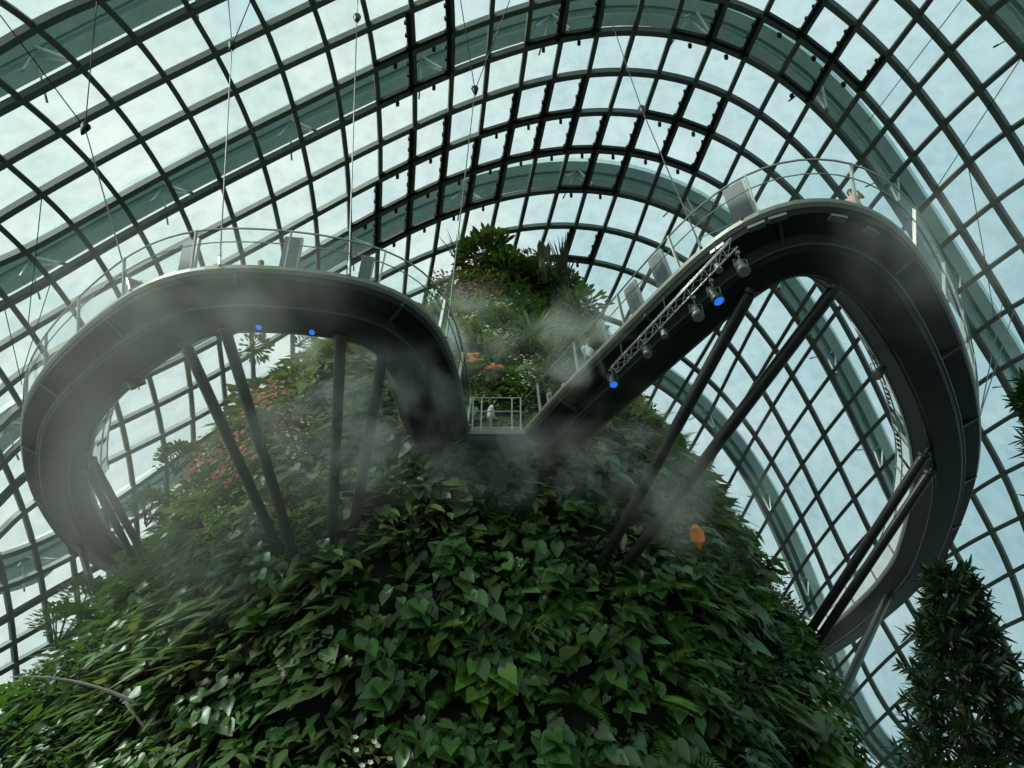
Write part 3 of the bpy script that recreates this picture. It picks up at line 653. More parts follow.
# arching pale flower stalk at the lower left
st = empty('arching_flower_stalk', on_z(140, 706, 5.0)); c0 = Vector(st.location); tag(st, 'pale pinkish arching stalks of a drooping plant at the lower left', 'plant')
Pc, _ = hit(140, 706); dist = (Pc - CAM).length - 1.6; c0 = CAM + ray(140, 706) * dist; st.location = c0
for pp in ([(140, 706), (110, 690), (80, 684), (45, 677), (10, 677)], [(125, 700), (140, 722), (155, 740)], [(148, 727), (175, 716), (205, 712), (232, 717), (256, 729)]):
    pts = smooth_px(pp, 0, 0, 8); mb = MB(); q = [CAM + ray(*a) * dist - c0 for a in pts]; k = len(q); mb.tube(q, [.055 * (1 - i / k) + .012 for i in range(k)], 6); mb.build('stalk', LM['palest'], st, True)
# ------------------------------------------------------------ the elevated walkway
ZD = 17.7
OUT = [(185, 588), (160, 582), (130, 573), (105, 564), (82, 551), (62, 539), (40, 506), (27, 479), (22, 446), (22, 410), (30, 390), (50, 362), (85, 328), (120, 300), (150, 281), (180, 270), (220, 267), (270, 269), (320, 273), (370, 281), (405, 292), (430, 312), (445, 335), (455, 365), (462, 400), (468, 432)]
OUT2 = [(525, 432), (560, 392), (600, 353), (650, 302), (700, 252), (740, 219), (780, 200), (820, 196), (860, 202), (890, 218), (915, 245), (940, 290), (960, 335), (975, 385), (980, 430), (977, 470), (965, 510), (945, 555), (918, 586), (880, 618), (843, 643), (815, 657)]
def dens(P, step=.5):
    P = np.array([(p.x, p.y) for p in P]); d = np.r_[0, np.cumsum(np.hypot(*np.diff(P, axis=0).T))]; n = int(d[-1] / step); t = np.linspace(0, d[-1], n)
    return np.c_[np.interp(t, d, P[:, 0]), np.interp(t, d, P[:, 1])]
def gsm(a, s):
    k = int(3 * s); w_ = np.exp(-.5 * (np.arange(-k, k + 1) / s) ** 2); w_ /= w_.sum()
    e_ = np.vstack([2 * a[0] - a[k:0:-1], a, 2 * a[-1] - a[-2:-k - 2:-1]]); return np.c_[np.convolve(e_[:, 0], w_, 'valid'), np.convolve(e_[:, 1], w_, 'valid')]
left = gsm(dens([on_z(x, y, ZD) for x, y in OUT]), 2.5)
rp = [on_z(x, y, ZD) for x, y in OUT2] + [Vector((21, 60, 0)), Vector((14, 61.5, 0)), Vector((7, 57, 0)), Vector((3, 50, 0))]
right = gsm(dens(rp), 2.5)
path = np.vstack([left, right]); nL = len(left)
# normals to the right of travel
def offs(path, nL):
    T_ = np.zeros_like(path); T_[:nL] = np.gradient(path[:nL], axis=0); T_[nL:] = np.gradient(path[nL:], axis=0); T_ /= np.hypot(*T_.T)[:, None]
    return np.c_[-T_[:, 1], T_[:, 0]]
NR = offs(path, nL)
PROF = [(.10, .16), (-.06, .16), (-.06, -.10), (.04, -.14), (.10, -.30), (.78, -.42), (.86, -.80), (1.0, -.88), (1.95, -.88), (2.1, -.78), (2.62, -.10), (2.66, .16), (2.50, .16), (2.50, .06), (.10, .06)]
def ribbon(mb, idx, prof, caps=True, mi=0):
    n = len(prof); vs = []
    for i in idx:
        for u, h in prof: vs.append((path[i, 0] + NR[i, 0] * u, path[i, 1] + NR[i, 1] * u, ZD + h))
    m = len(idx); fs = [(a * n + k, a * n + (k + 1) % n, (a + 1) * n + (k + 1) % n, (a + 1) * n + k) for a in range(m - 1) for k in range(n)]
    if caps: fs += [tuple(range(n))[::-1], tuple((m - 1) * n + k for k in range(n))]
    mb.add(vs, fs, mi)
walk = empty('elevated_walkway', (float((path[nL - 1, 0] + path[nL, 0]) / 2), float(path[nL, 1]), ZD)); W0 = Vector(walk.location)
tag(walk, 'dark steel aerial walkway curving out from the planted mountain in two big loops', 'walkway')
def wb(mb, name, m, parent=None, smooth=False):
    o = mb.build(name, m, None, smooth); p = parent if parent is not None else walk
    for v in o.data.vertices: v.co = v.co - W0
    o.parent = p; return o
iL = list(range(nL)); iR = list(range(nL, len(path)))
def side(u, h, idx): return [Vector((path[i, 0] + NR[i, 0] * u, path[i, 1] + NR[i, 1] * u, ZD + h)) for i in idx]
for nm, idx in (('deck_girder', iL), ('deck_girder', iR)):
    b = MB(); ribbon(b, idx, PROF[3:11] + [(2.62, .06), (.10, .06)]); wb(b, nm, M['deck'])
    b = MB(); ribbon(b, idx, [(.84, -.79), (1.0, -.91), (1.95, -.91), (2.12, -.79)]); wb(b, 'belly_panel', M['belly'])
    b = MB(); ribbon(b, idx, [(-.08, .12), (-.08, -.03), (.02, -.13), (.08, -.08), (.10, .12)]); wb(b, 'edge_trim', M['trim'])
    b = MB(); ribbon(b, idx, [(2.60, .18), (2.58, -.06), (2.66, -.10), (2.72, .0), (2.72, .18)]); wb(b, 'edge_trim', M['trim'])
    b = MB()
    for u, h in ((.83, -.80), (2.08, -.82)): b.tube(side(u, h, idx), .035, 5)
    wb(b, 'seam', M['seam'])
    for i in idx[6::11]:
        b = MB(); t = Vector((-NR[i, 1], NR[i, 0], 0)); a = Vector((NR[i, 0], NR[i, 1], 0)); o_ = Vector((path[i, 0], path[i, 1], ZD))
        b.bar([o_ + a * .05 + Vector((0, 0, -.22)), o_ + a * .84 + Vector((0, 0, -.50))], [Vector((0, 0, 1))] * 2, .10, .16)
        wb(b, 'cross_bracket', M['seam'])
for x_, y_ in ((719, 250), (757, 227), (778, 219), (838, 219), (872, 233)):
    P_ = on_z(x_, y_, ZD - .45); j_ = int(np.hypot(path[:, 0] - P_.x, path[:, 1] - P_.y).argmin()); b = MB(); t = Vector((-NR[j_, 1], NR[j_, 0], 0)); a = Vector((NR[j_, 0], NR[j_, 1], 0))
    b.box(Vector((P_.x, P_.y, ZD - .42)), (.5, .2, .10), Matrix((t, a, Vector((0, 0, 1)))).transposed()); wb(b, 'soffit_plate', M['lampc'])
# bridge between the arms at the mountain face
A = Vector((path[nL - 1, 0], path[nL - 1, 1], ZD)); B = Vector((path[nL, 0], path[nL, 1], ZD))
b = MB()
poly = [A, B, B + Vector((1.8, 1.9, 0)), B + Vector((1.2, 4.2, 0)), A + Vector((-1.2, 4.2, 0)), A + Vector((-2.4, .6, 0))]
b.add([p + Vector((0, 0, .06)) for p in poly] + [p + Vector((0, 0, -.42)) for p in poly], [tuple(range(6)), tuple(range(11, 5, -1))] + [(i, (i + 1) % 6, 6 + (i + 1) % 6, 6 + i) for i in range(6)])
b.add([p + Vector((0, .9, -.42)) for p in poly[:2]] + [p + Vector((0, 0, -.42)) for p in poly[2:]] + [p + Vector((0, .9, -1.0)) for p in poly[:2]] + [p + Vector((0, 0, -1.0)) for p in poly[2:]], [tuple(range(6)), tuple(range(11, 5, -1))] + [(i, (i + 1) % 6, 6 + (i + 1) % 6, 6 + i) for i in range(6)])
wb(b, 'bridge_deck', M['deck'])
b = MB(); b.bar([A + Vector((0, -.04, 0)), B + Vector((0, -.04, 0))], [Vector((0, 0, 1))] * 2, .10, .30); wb(b, 'edge_trim', M['trim'])
# railings: leaning posts, handrail, midrail and glass
LEAN = -.50; HT = 1.50
def lean_k(i): return .22 + .78 * min(1, max(0, (abs(i - nL) - 12) / 26))
def side_l(u0, lean, f, h, idx): return [Vector((path[i, 0] + NR[i, 0] * (u0 + lean * f * lean_k(i)), path[i, 1] + NR[i, 1] * (u0 + lean * f * lean_k(i)), ZD + h)) for i in idx]
def railing(idx, u0, lean, step, nm_label, skip=None):
    r = MB(); r.tube(side_l(u0, lean, 1, HT, idx), .035, 6); root = wb(r, 'handrail', M['rail'])
    r = MB(); r.tube(side_l(u0, lean, .68, HT * .66, idx), .022, 5); wb(r, 'middle_rail', M['rail'])
    gl = MB(); a = side(u0, .12, idx); c = side_l(u0, lean, .95, HT * .94, idx); n = len(a)
    gl.add(a + c, [(i, i + 1, n + i + 1, n + i) for i in range(n - 1)]); wb(gl, 'glass_balustrade', M['rglass'])
    for i in idx[3::step]:
        p0 = Vector((path[i, 0] + NR[i, 0] * u0, path[i, 1] + NR[i, 1] * u0, ZD + .05)); p1 = p0 + Vector((NR[i, 0] * lean * lean_k(i), NR[i, 1] * lean * lean_k(i), HT - .02)); t = Vector((-NR[i, 1], NR[i, 0], 0))
        pm = MB(); nn = (p1 - p0).cross(t).normalized(); pm.bar([p0, p1], [nn] * 2, .05, .10); wb(pm, 'railing_post', M['post'])
railing(iL, -.02, LEAN, 6, ''); railing(iR[:-50], -.02, LEAN, 6, '')
railing(iL[30:-6], 2.64, .30, 9, ''); railing(iR[8:-60], 2.64, .30, 9, '')
# bridge railing
b = MB(); Ax, Bx = A + Vector((.12, -.05, 0)), B + Vector((-.12, -.05, 0))
for h in (.18, HT * .62, HT + .08): b.tube([Ax + Vector((0, -.25 * h / HT, h)), Bx + Vector((0, -.25 * h / HT, h))], .03, 6)
wb(b, 'bridge_rail', M['post'])
for f in (.03, .20, .80, .97):
    pm = MB(); p0 = Ax.lerp(Bx, f); pm.bar([p0, p0 + Vector((0, -.25, HT + .06))], [Vector((0, 1, .2))] * 2, .055, .08); wb(pm, 'railing_post', M['post'])
# ------------------------------------------------------------ struts
STR = [((91, 458), (146, 560), .17, 'strut, right-hand one of the close pair at the far left end'),
       ((87, 468), (137, 566), .17, 'strut, left-hand one of the close pair at the far left end'),
       ((80, 545), (97, 604), .17, 'short strut at the far left tip of the walkway, near the skyline bushes'),
       ((184, 340), (285, 564), .19, 'long leaning strut, leftmost of the four under the left loop front'),
       ((224, 326), (298, 567), .19, 'long leaning strut just left of the blue lamps'),
       ((341, 333), (331, 552), .19, 'nearly upright strut in the mist right of the blue lamps'),
       ((383, 352), (349, 556), .19, 'strut meeting the inner corner of the left loop'),
       ((753, 287), (593, 580), .21, 'strut on the left of the pair crossing the right loop opening'),
       ((838, 284), (611, 585), .21, 'strut, the longest, from the right loop top down to the slope'),
       ((926, 453), (800, 646), .21, 'strut, upper one of the close pair at the far right'),
       ((931, 471), (811, 651), .21, 'strut, lower one of the close pair at the far right'),
       ((889, 594), (836, 707), .22, 'strut beside the dark conifer at the far right end of the walkway')]
for (a, c, r, lb) in STR:
    top = on_z(a[0], a[1], ZD - .85); P, Nn = hit(*c)
    if P is None: r_ = ray(*c); P = CAM + r_ * ((mpoint(-.25, 6).xy.length) + 0)
    d = (P - top).normalized(); bot = P + d * .8
    root = empty('support_strut', bot); tag(root, 'dark round ' + lb, 'strut')
    s = MB(); s.tube([top - bot, (top - bot) * .97, (top - bot) * .03, Vector((0, 0, 0))], [r * .55, r, r, r * .6], 16); s.build('tube', M['strut'], root, True)
    s = MB(); ax = (top - bot).normalized(); s.lathe([(r * .45, -.35), (r * .45, 0), (r * 1.25, 0), (r * 1.25, .12), (r, .14)], (top - bot) - ax * .05, -ax, 14); s.build('pin_joint', M['seam'], root)
# ------------------------------------------------------------ panels on the walkway
def nearest(x, y):
    P = on_z(x, y, ZD); d = np.hypot(path[:, 0] - P.x, path[:, 1] - P.y); return int(d.argmin())
for x, y, wd, ht, lb in ((174, 271, .75, 1.45, 'grey upright panel on the left loop, left of the two visitors'), (278, 270, .70, 1.40, 'grey upright panel on the left loop, right of the two visitors'), (372, 282, .5, 1.15, 'narrow grey upright panel above the inner corner of the left loop'),
                     (742, 219, .85, 1.55, 'grey upright panel at the start of the right loop bend'), (664, 290, .80, 1.5, 'grey upright panel midway up the right arm'), (637, 316, .78, 1.4, 'grey upright panel lower on the right arm'), (600, 353, .3, 1.3, 'narrow grey panel low on the right arm behind the rail')):
    i = nearest(x, y); a = Vector((NR[i, 0], NR[i, 1], 0)); t = Vector((-NR[i, 1], NR[i, 0], 0)); c = Vector((path[i, 0], path[i, 1], ZD + .06)) + a * .32
    wd *= .78; ht *= 1.1; root = empty('information_panel', c); tag(root, lb, 'panel'); rot = Matrix((t, a, Vector((0, 0, 1)))).transposed().to_4x4().to_3x3() @ Matrix.Rotation(-.20, 3, 'X').inverted()
    s = MB(); s.box(rot @ Vector((0, 0, ht / 2 + .02)), (wd, .09, ht), rot); s.build('board', M['panel'], root)
    s = MB(); s.box(rot @ Vector((-wd / 2 - .02, 0, ht / 2 + .02)), (.06, .13, ht), rot); s.box((0, 0, .02), (wd, .3, .04), rot); s.build('frame', M['post'], root)
# tilted display desk at the far left
i = nearest(112, 304); c = Vector((path[i, 0] + NR[i, 0] * .3, path[i, 1] + NR[i, 1] * .3, ZD + .06)); root = empty('display_desk', c); tag(root, 'tilted pale display board standing on the left loop in thick mist', 'display board')
s = MB(); rot = Matrix.Rotation(.6, 3, 'Z') @ Matrix.Rotation(.7, 3, 'X'); s.box((0, 0, 1.35), (1.1, .8, .06), rot); s.build('board', M['panel'], root); s = MB(); s.box((0, 0, .65), (.45, .2, 1.3)); s.build('stand', M['rail'], root)
# ------------------------------------------------------------ people
def skin_obj(name, chains, m, parent, sub=1):
    """chains: list of joint lists [(pos, radius)], first joint of each later chain is welded by nearness"""
    vs, rs, es = [], [], []
    def vid(p, r):
        for k, q in enumerate(vs):
            if (Vector(q) - Vector(p)).length < 1e-4: return k
        vs.append(tuple(p)); rs.append(r); return len(vs) - 1
    for ch in chains:
        last = None
        for p, r in ch:
            k = vid(p, r)
            if last is not None and k != last: es.append((last, k))
            last = k
    me = bpy.data.meshes.new(name); me.from_pydata(vs, es, []); me.materials.append(m); o = bpy.data.objects.new(name, me); COL.objects.link(o); o.parent = parent
    sk = o.modifiers.new('skin', 'SKIN'); sk.use_smooth_shade = True; me.skin_vertices.new() if not me.skin_vertices else None
    for k, r in enumerate(rs): me.skin_vertices[0].data[k].radius = (r, r)
    me.skin_vertices[0].data[0].use_root = True
    ss = o.modifiers.new('sub', 'SUBSURF'); ss.levels = sub; ss.render_levels = sub
    return o
def person(loc, rz, label, shirt, trousers, hair, arm=(.0, 0)):
    root = empty('person', loc); root.rotation_euler = (0, 0, rz); tag(root, label, 'person')
    hz = .95; la = [((0, 0, 1.38), .11), ((-.19, 0, 1.40), .055), ((-.25, .01, 1.12), .042), ((-.24, -.10, .90), .032), ((-.24, -.13, .82), .028)]
    ra = [((0, 0, 1.38), .11), ((.19, 0, 1.40), .055), ((.27, -.03, 1.13), .042), ((.20, -.26, 1.08 + arm[0]), .032), ((.17, -.34, 1.09 + arm[0]), .028)]
    ll = [((0, 0, hz), .13), ((-.10, 0, .86), .085), ((-.11, -.02, .48), .06), ((-.11, .02, .09), .042), ((-.11, -.13, .04), .035)]
    rl = [((0, 0, hz), .13), ((.10, 0, .86), .085), ((.12, .03, .48), .06), ((.12, .10, .09), .042), ((.12, -.04, .04), .035)]
    sp = [((0, 0, hz), .13), ((0, .0, 1.15), .12), ((0, 0, 1.38), .11), ((0, .0, 1.48), .055), ((0, -.02, 1.58), .085), ((0, -.02, 1.68), .07)]
    fin = []
    for hand, sx in ((la[-1][0], -1), (ra[-1][0], 1)):
        for q, ln in enumerate((.07, .08, .075, .06)):
            fin.append([(hand, .028), ((hand[0] + (q - 1.5) * .018, hand[1] - .03, hand[2] - .04), .009), ((hand[0] + (q - 1.5) * .02, hand[1] - .04, hand[2] - .04 - ln), .007)])
        fin.append([(hand, .028), ((hand[0] - sx * .035, hand[1] - .03, hand[2] - .02), .009), ((hand[0] - sx * .045, hand[1] - .05, hand[2] - .06), .008)])
    skin_obj('body', [sp, la, ra, ll, rl] + fin, M['skin'], root)
    skin_obj('shirt', [[((0, 0, .84), .165), ((0, 0, 1.0), .155), ((0, 0, 1.16), .15), ((0, 0, 1.38), .145), ((0, 0, 1.46), .07)], [((0, 0, 1.38), .145), ((-.19, 0, 1.40), .078), ((-.235, .005, 1.2), .07)], [((0, 0, 1.38), .145), ((.19, 0, 1.40), .078), ((.245, -.02, 1.2), .07)]], shirt, root)
    skin_obj('trousers', [[((0, 0, .98), .14), ((0, 0, .90), .145)], [((0, 0, .90), .145), ((-.10, 0, .80), .10), ((-.11, -.02, .48), .082), ((-.11, .02, .12), .07)], [((0, 0, .90), .145), ((.10, 0, .80), .10), ((.12, .03, .48), .082), ((.12, .10, .12), .07)]], trousers, root)
    h = MB(); h.lathe([(.0, .14), (.06, .13), (.095, .08), (.105, .0), (.10, -.05), (.06, -.09), (0, -.1)], (0, .015, 1.66), seg=12); h.build('hair', hair, root, True)
    for sx, y in ((-.11, -.06), (.12, .03)):
        s = MB(); s.lathe([(.045, 0), (.055, .02), (.05, .06), (.03, .09)], (sx, y + .02, 0)); s.box((sx, y - .08, .03), (.09, .18, .05)); s.build('shoe', M['shoe'], root)
    for sx in (-.03, .03): f = MB(); f.lathe([(.0, -.008), (.009, 0), (0, .008)], (sx, -.118, 1.64), Vector((0, 1, 0)), 6); f.build('eye', M['hair'], root)
    f = MB(); f.tube([(0, -.105, 1.645), (0, -.135, 1.60), (0, -.11, 1.595)], [.008, .016, .01], 6); f.build('nose', M['skin'], root, True)
    return root
def deckp(i, u): return Vector((path[i, 0] + NR[i, 0] * u, path[i, 1] + NR[i, 1] * u, ZD + .07))
person(Vector((A.x * .62 + B.x * .38, A.y + .35, ZD + .08)), math.radians(110), 'person in a white shirt and grey trousers walking across the bridge', M['shw'], M['trg'], M['hair'])
i0 = nearest(537, 420); person(deckp(i0, .75), math.radians(60), 'person in a teal top standing where the right arm meets the bridge', M['sht'], M['sht'], M['hair2'], (.2, 0))
i0 = nearest(546, 411); person(deckp(i0, 1.05), math.radians(200), 'person in a beige top next to the one in teal, barely showing', M['shg'], M['trg'], M['hair'])
i0 = nearest(582, 371); person(deckp(i0, .5), math.radians(30), 'person in a white top part way up the right arm', M['shw'], M['trb'], M['hair'])
i0 = nearest(230, 267); person(deckp(i0, 1.35), math.radians(10), 'left one of two people on the left loop, only hair showing', M['shg'], M['trg'], M['hair2'])
i0 = nearest(240, 267); person(deckp(i0, 1.35), math.radians(-20), 'right one of two people on the left loop, only hair showing', M['sht'], M['trg'], M['hair2'])
i0 = nearest(886, 214); person(deckp(i0, .45), math.radians(-40), 'person in a pink top leaning at the railing on the right loop bend', M['shp'], M['trb'], M['hair'], (.2, 0))
# ------------------------------------------------------------ stage truss and lamps
ZT = ZD - 1.45
ta = on_z(613, 372, ZT); tb = on_z(733, 245, ZT); tr = empty('lighting_truss', ta); tag(tr, 'slim aluminium lighting truss hanging below the right arm', 'truss')
d = (tb - ta); L_ = d.length; d.normalize(); sdv = d.cross(Vector((0, 0, 1))).normalized(); upv = Vector((0, 0, 1)); s = MB()
cs = [sdv * .16, -sdv * .16, upv * .28]
for c in cs: s.tube([c, c + d * L_], .028, 6)
s.build('chord', M['truss'], tr, True)
s = MB(); n = int(L_ / .42)
for k in range(n):
    for a_, b_ in ((0, 1), (1, 2), (2, 0)):
        p = cs[a_] + d * (L_ * k / n); q = cs[b_] + d * (L_ * (k + (1 if k % 2 else 0)) / n); s.tube([p, q], .014, 4)
        p2 = cs[b_] + d * (L_ * (k + 1) / n); s.tube([p, p2], .012, 4)
s.build('bracing', M['truss'], tr)
for f in (.1, .5, .9):
    s = MB(); p = d * (L_ * f) + cs[2]; s.tube([p, p + Vector((0, 0, .5))], .02, 5); s.build('hanger', M['cable'], tr)
def stage_light(x, y, z, label, blue=False, body='lampb', sc=1.0, aim=(0, -.3, -1)):
    c = on_z(x, y, z); root = empty('stage_light', c); tag(root, label, 'stage light'); ax = Vector(aim).normalized()
    s = MB(); s.lathe([(.05, -.34), (.12, -.32), (.14, -.1), (.13, .02), (.17, .05), (.18, .24)], (0, 0, 0), ax, 14); s.build('lamp_body', M[body], root, True)
    s = MB(); s.lathe([(.0, .235), (.155, .235), (.155, .255), (0, .26)], (0, 0, 0), ax, 14); s.build('lens', M['blue'] if blue else M['rail'], root)
    s = MB(); q = Vector((1, 0, 0)); s.tube([q * .19, q * .19 + Vector((0, 0, .34)), -q * .19 + Vector((0, 0, .34)), -q * .19], .016, 5); s.tube([(0, 0, .34), (0, 0, .62)], .02, 5); s.box((0, 0, .62), (.1, .1, .12)); s.build('yoke', M['lampc'], root)
    root.scale = (sc,) * 3; return root
stage_light(613, 381, ZT - .3, 'stage light with a glowing blue lens at the lower end of the truss', True, sc=.85)
stage_light(647, 352, ZT - .3, 'grey stage light second from the lower end of the truss', sc=.8, body='lampc')
stage_light(697, 313, ZT - .5, 'stage light with a round grey head hanging below the middle of the truss', body='lampc')
stage_light(715, 296, ZT - .5, 'stage light tilted sideways with a blue lens below the upper truss', True, aim=(.3, -.1, -1))
stage_light(742, 268, ZT - .3, 'stage light hanging at the top end of the truss', body='lampc')
stage_light(718, 268, ZT + .1, 'small bright stage light mounted beside the upper truss', body='truss', sc=.6)
stage_light(664, 334, ZT + .0, 'small bright stage light mounted beside the middle of the truss', body='truss', sc=.6)
stage_light(879, 372, ZD - 1.0, 'cluster lamp clamped to the inner edge of the right loop', sc=1.1, aim=(-.7, -.2, -.7))
stage_light(260, 325, ZD - .8, 'small blue lamp under the left loop, left one of two', True, sc=.62)
stage_light(313, 330, ZD - .8, 'small blue lamp under the left loop, right one of two', True, sc=.62)
stage_light(136, 384, ZD - .8, 'dark lamp under the inner edge of the left loop', sc=1.0, aim=(-.6, -.3, -.6))
# ------------------------------------------------------------ cables with their node fittings
CB = [([('d', 97, 0), ('n', 85, 128, .30)], 'thin cable from the roof to the dark node at the upper left'), ([('d', 0, 15), ('n', 85, 128, .30)], 'thin cable slanting from the left edge of the roof to the dark node'),
      ([('n', 85, 128, .30), ('w', 130, 290)], 'thin cable from the dark node down to the left loop'),
      ([('d', 228, -5), ('n', 232, 46, .25), ('w', 218, 268)], 'long hanger cable reaching the left loop beside the grey panel'), ([('d', 250, 2), ('n', 232, 46, .25)], 'short cable joining the long hanger near the upper left roof'),
      ([('d', 358, -5), ('n', 357, 18, .15), ('w', 341, 277)], 'long hanger cable reaching the middle of the left loop'),
      ([('d', 460, -3), ('n', 475, 90, .3)], 'thin cable from the roof top to the pale node in the middle'), ([('d', 511, -3), ('n', 475, 90, .3)], 'second thin cable from the roof top to the pale node in the middle'),
      ([('n', 475, 90, .3), ('w', 450, 334)], 'long hanger cable passing the summit plants on the left'), 
      ([('d', 604, 0), ('n', 642, 110, .45), ('w', 688, 250)], 'long cable crossing the arches down to the right arm'),
      ([('d', 963, -2), ('d', 868, 122)], 'thin cable stretched across the upper right panes'), ([('d', 1020, 60), ('d', 963, 147), ('d', 935, 190)], 'thin cable along the right panes'),
      ([('d', 968, 165), ('d', 985, 260), ('d', 995, 322)], 'thin cable hanging down the right panes'), ([('d', 1015, 307), ('w', 980, 418)], 'thin cable tied to the outer edge of the right loop'), ([('d', 1003, 300), ('w', 977, 420)], 'second thin cable tied to the outer edge of the right loop'),
      ([('d', 20, 380), ('d', 50, 285)], 'thin cable low on the left panes'), ([('d', 28, 325), ('d', 42, 195)], 'thin cable on the left panes beside the outer arch'),
      ([('d', 5, 310), ('d', 22, 385)], 'short thin cable at the left edge'), ([('d', 700, 238), ('w', 745, 215)], 'bracing cable above the right loop start')]
for pts, lb in CB:
    q = []
    for p in pts:
        if p[0] == 'd': P = on_dome(p[1], p[2], .985)
        elif p[0] == 'n': a_, b_ = on_dome(p[1], p[2], .985), on_z(p[1], p[2], ZD) if ray(p[1], p[2]).z > .2 else None; P = CAM + (a_ - CAM) * (1 - p[3] * .5)
        else: i = nearest(p[1], p[2]); P = Vector((path[i, 0] - NR[i, 0] * .1, path[i, 1] - NR[i, 1] * .1, ZD + .1))
        q.append(P)
    root = empty('tension_cable', q[-1]); tag(root, lb, 'cable'); o_ = q[-1]
    for a_, b_ in zip(q[:-1], q[1:]):
        s = MB(); s.tube([a_ - o_, b_ - o_], .028, 5); s.build('cable', M['cable'], root)
    for p, P in zip(pts, q):
        if p[0] == 'n' and p is pts[-1] or (p[0] == 'n' and len(pts) == 3):
            s = MB(); s.lathe([(.03, -.55), (.12, -.3), (.22, .15), (.05, .25)], P - o_, Vector((-.1, 0, 1)), 8); s.build('cable_node', M['cable'], root, True)
    if pts[-1][0] == 'w':
        s = MB(); s.lathe([(.05, 0), (.05, .7), (.03, .8)], (0, 0, 0), (q[-2] - q[-1]), 6); s.build('turnbuckle', M['rail'], root)
# ------------------------------------------------------------ conifer at the right
def conifer(base, h, label, rmax=1.9, crown0=.12, seed=3, nb=120):
    random.seed(seed); root = empty('conifer_tree', base); tag(root, label, 'tree')
    s = MB(); s.tube([(0, 0, 0), (.03, 0, h * .5), (0, 0, h)], [.16, .10, .02], 10); s.build('trunk', M['bark'], root, True)
    br = MB(); lf = MB()
    for i in range(nb):
        f = i / nb; z = h * (crown0 + (1 - crown0) * f); a = i * 2.4 + ru(-.3, .3); l_ = rmax * (1 - f) ** .9 * ru(.62, 1.15) + .10
        pts = []
        for k in range(7):
            t = k / 6; pts.append(Vector((math.cos(a) * l_ * t, math.sin(a) * l_ * t, z + l_ * (.25 * t - .85 * t * t + .60 * t ** 3))))
        br.tube(pts, [.03 * (1 - k / 8) + .006 for k in range(7)], 4)
        for k in range(2, 7):
            for tw in range(3 if k < 6 else 1):
                sg = (tw - 1); c = pts[k].lerp(pts[k - 1], R()); dd = (pts[k] - pts[k - 1]).normalized(); sdv_ = dd.cross(Vector((0, 0, 1))).normalized()
                tl = .34 * ru(.6, 1.2) if sg else .2; d2 = (dd + sdv_ * sg * 1.0 + Vector((0, 0, ru(-.2, .45)))).normalized(); tip = c + d2 * tl; br.tube([c, tip], .007, 3)
                for m_ in range(9):
                    g_ = m_ * 2.4; pb = c.lerp(tip, .25 + .75 * m_ / 9); o1 = d2.orthogonal().normalized(); o2 = d2.cross(o1); rad_ = o1 * math.cos(g_) + o2 * math.sin(g_)
                    leaf(lf, pb, d2 * .9 + rad_ * .9 + Vector((0, 0, .25)), Vector((.1, .1, 1)) if abs(rad_.z) < .8 else Vector((1, 0, 0)), .27 * ru(.8, 1.2), .05, .1, .1, shape='lance')
    br.build('branches', M['bark'], root); lf.build('foliage', LM['tree'], root, True); return root
def ground_at(x, y, dist):
    r = ray(x, y); h = Vector((r.x, r.y, 0)); k = dist / h.length; P = CAM + r * k; return Vector((P.x, P.y, 0)), P.z
_, zt = ground_at(948, 570, 15.0); r_ = ray(948, 570); top_ = CAM + r_ * (15.0 / Vector((r_.x, r_.y, 0)).length); r_ = ray(966, 745); mid_ = CAM + r_ * (15.0 / Vector((r_.x, r_.y, 0)).length)
ax_ = (top_ - mid_).normalized(); b0 = top_ - ax_ * (top_.z / ax_.z)
cf = conifer(b0, (top_ - b0).length, 'dark conifer with drooping whorled branches standing at the lower right', 2.0, .06, 3, 92)
cf.rotation_euler = ax_.to_track_quat('Z', 'Y').to_euler()
b1, zt1 = ground_at(1042, 385, 13.0); conifer(b1, zt1, 'second dark conifer, only its branch tips showing at the right edge', 1.75, .25, 9, 120)
b2, zt2 = ground_at(1000, 748, 13.5); root = empty('dark_bush', b2); tag(root, 'dark dense bush at the bottom right corner beneath the conifer', 'bush')
mb = MB()
for i in range(1500):
    a = ru(0, 6.28); e_ = ru(-.6, 1.5); rr = 1.5 * ru(.5, 1); c = Vector((rr * math.cos(a) * math.cos(e_), rr * math.sin(a) * math.cos(e_), zt2 - 1.3 + rr * .8 * math.sin(e_))); leaf(mb, c, Vector((math.cos(a), math.sin(a), .5)), Vector((0, 0, 1)), .16, .07, .2, .3, shape='oval')
mb.build('foliage', LM['tree'], root, True); s = MB()
for i in range(6): s.tube([(0, 0, 0), (math.cos(i) * .3, math.sin(i) * .3, zt2 * .5), (math.cos(i) * .8, math.sin(i) * .8, zt2 - .8)], [.07, .05, .02], 6)
s.build('branches', M['bark'], root, True)
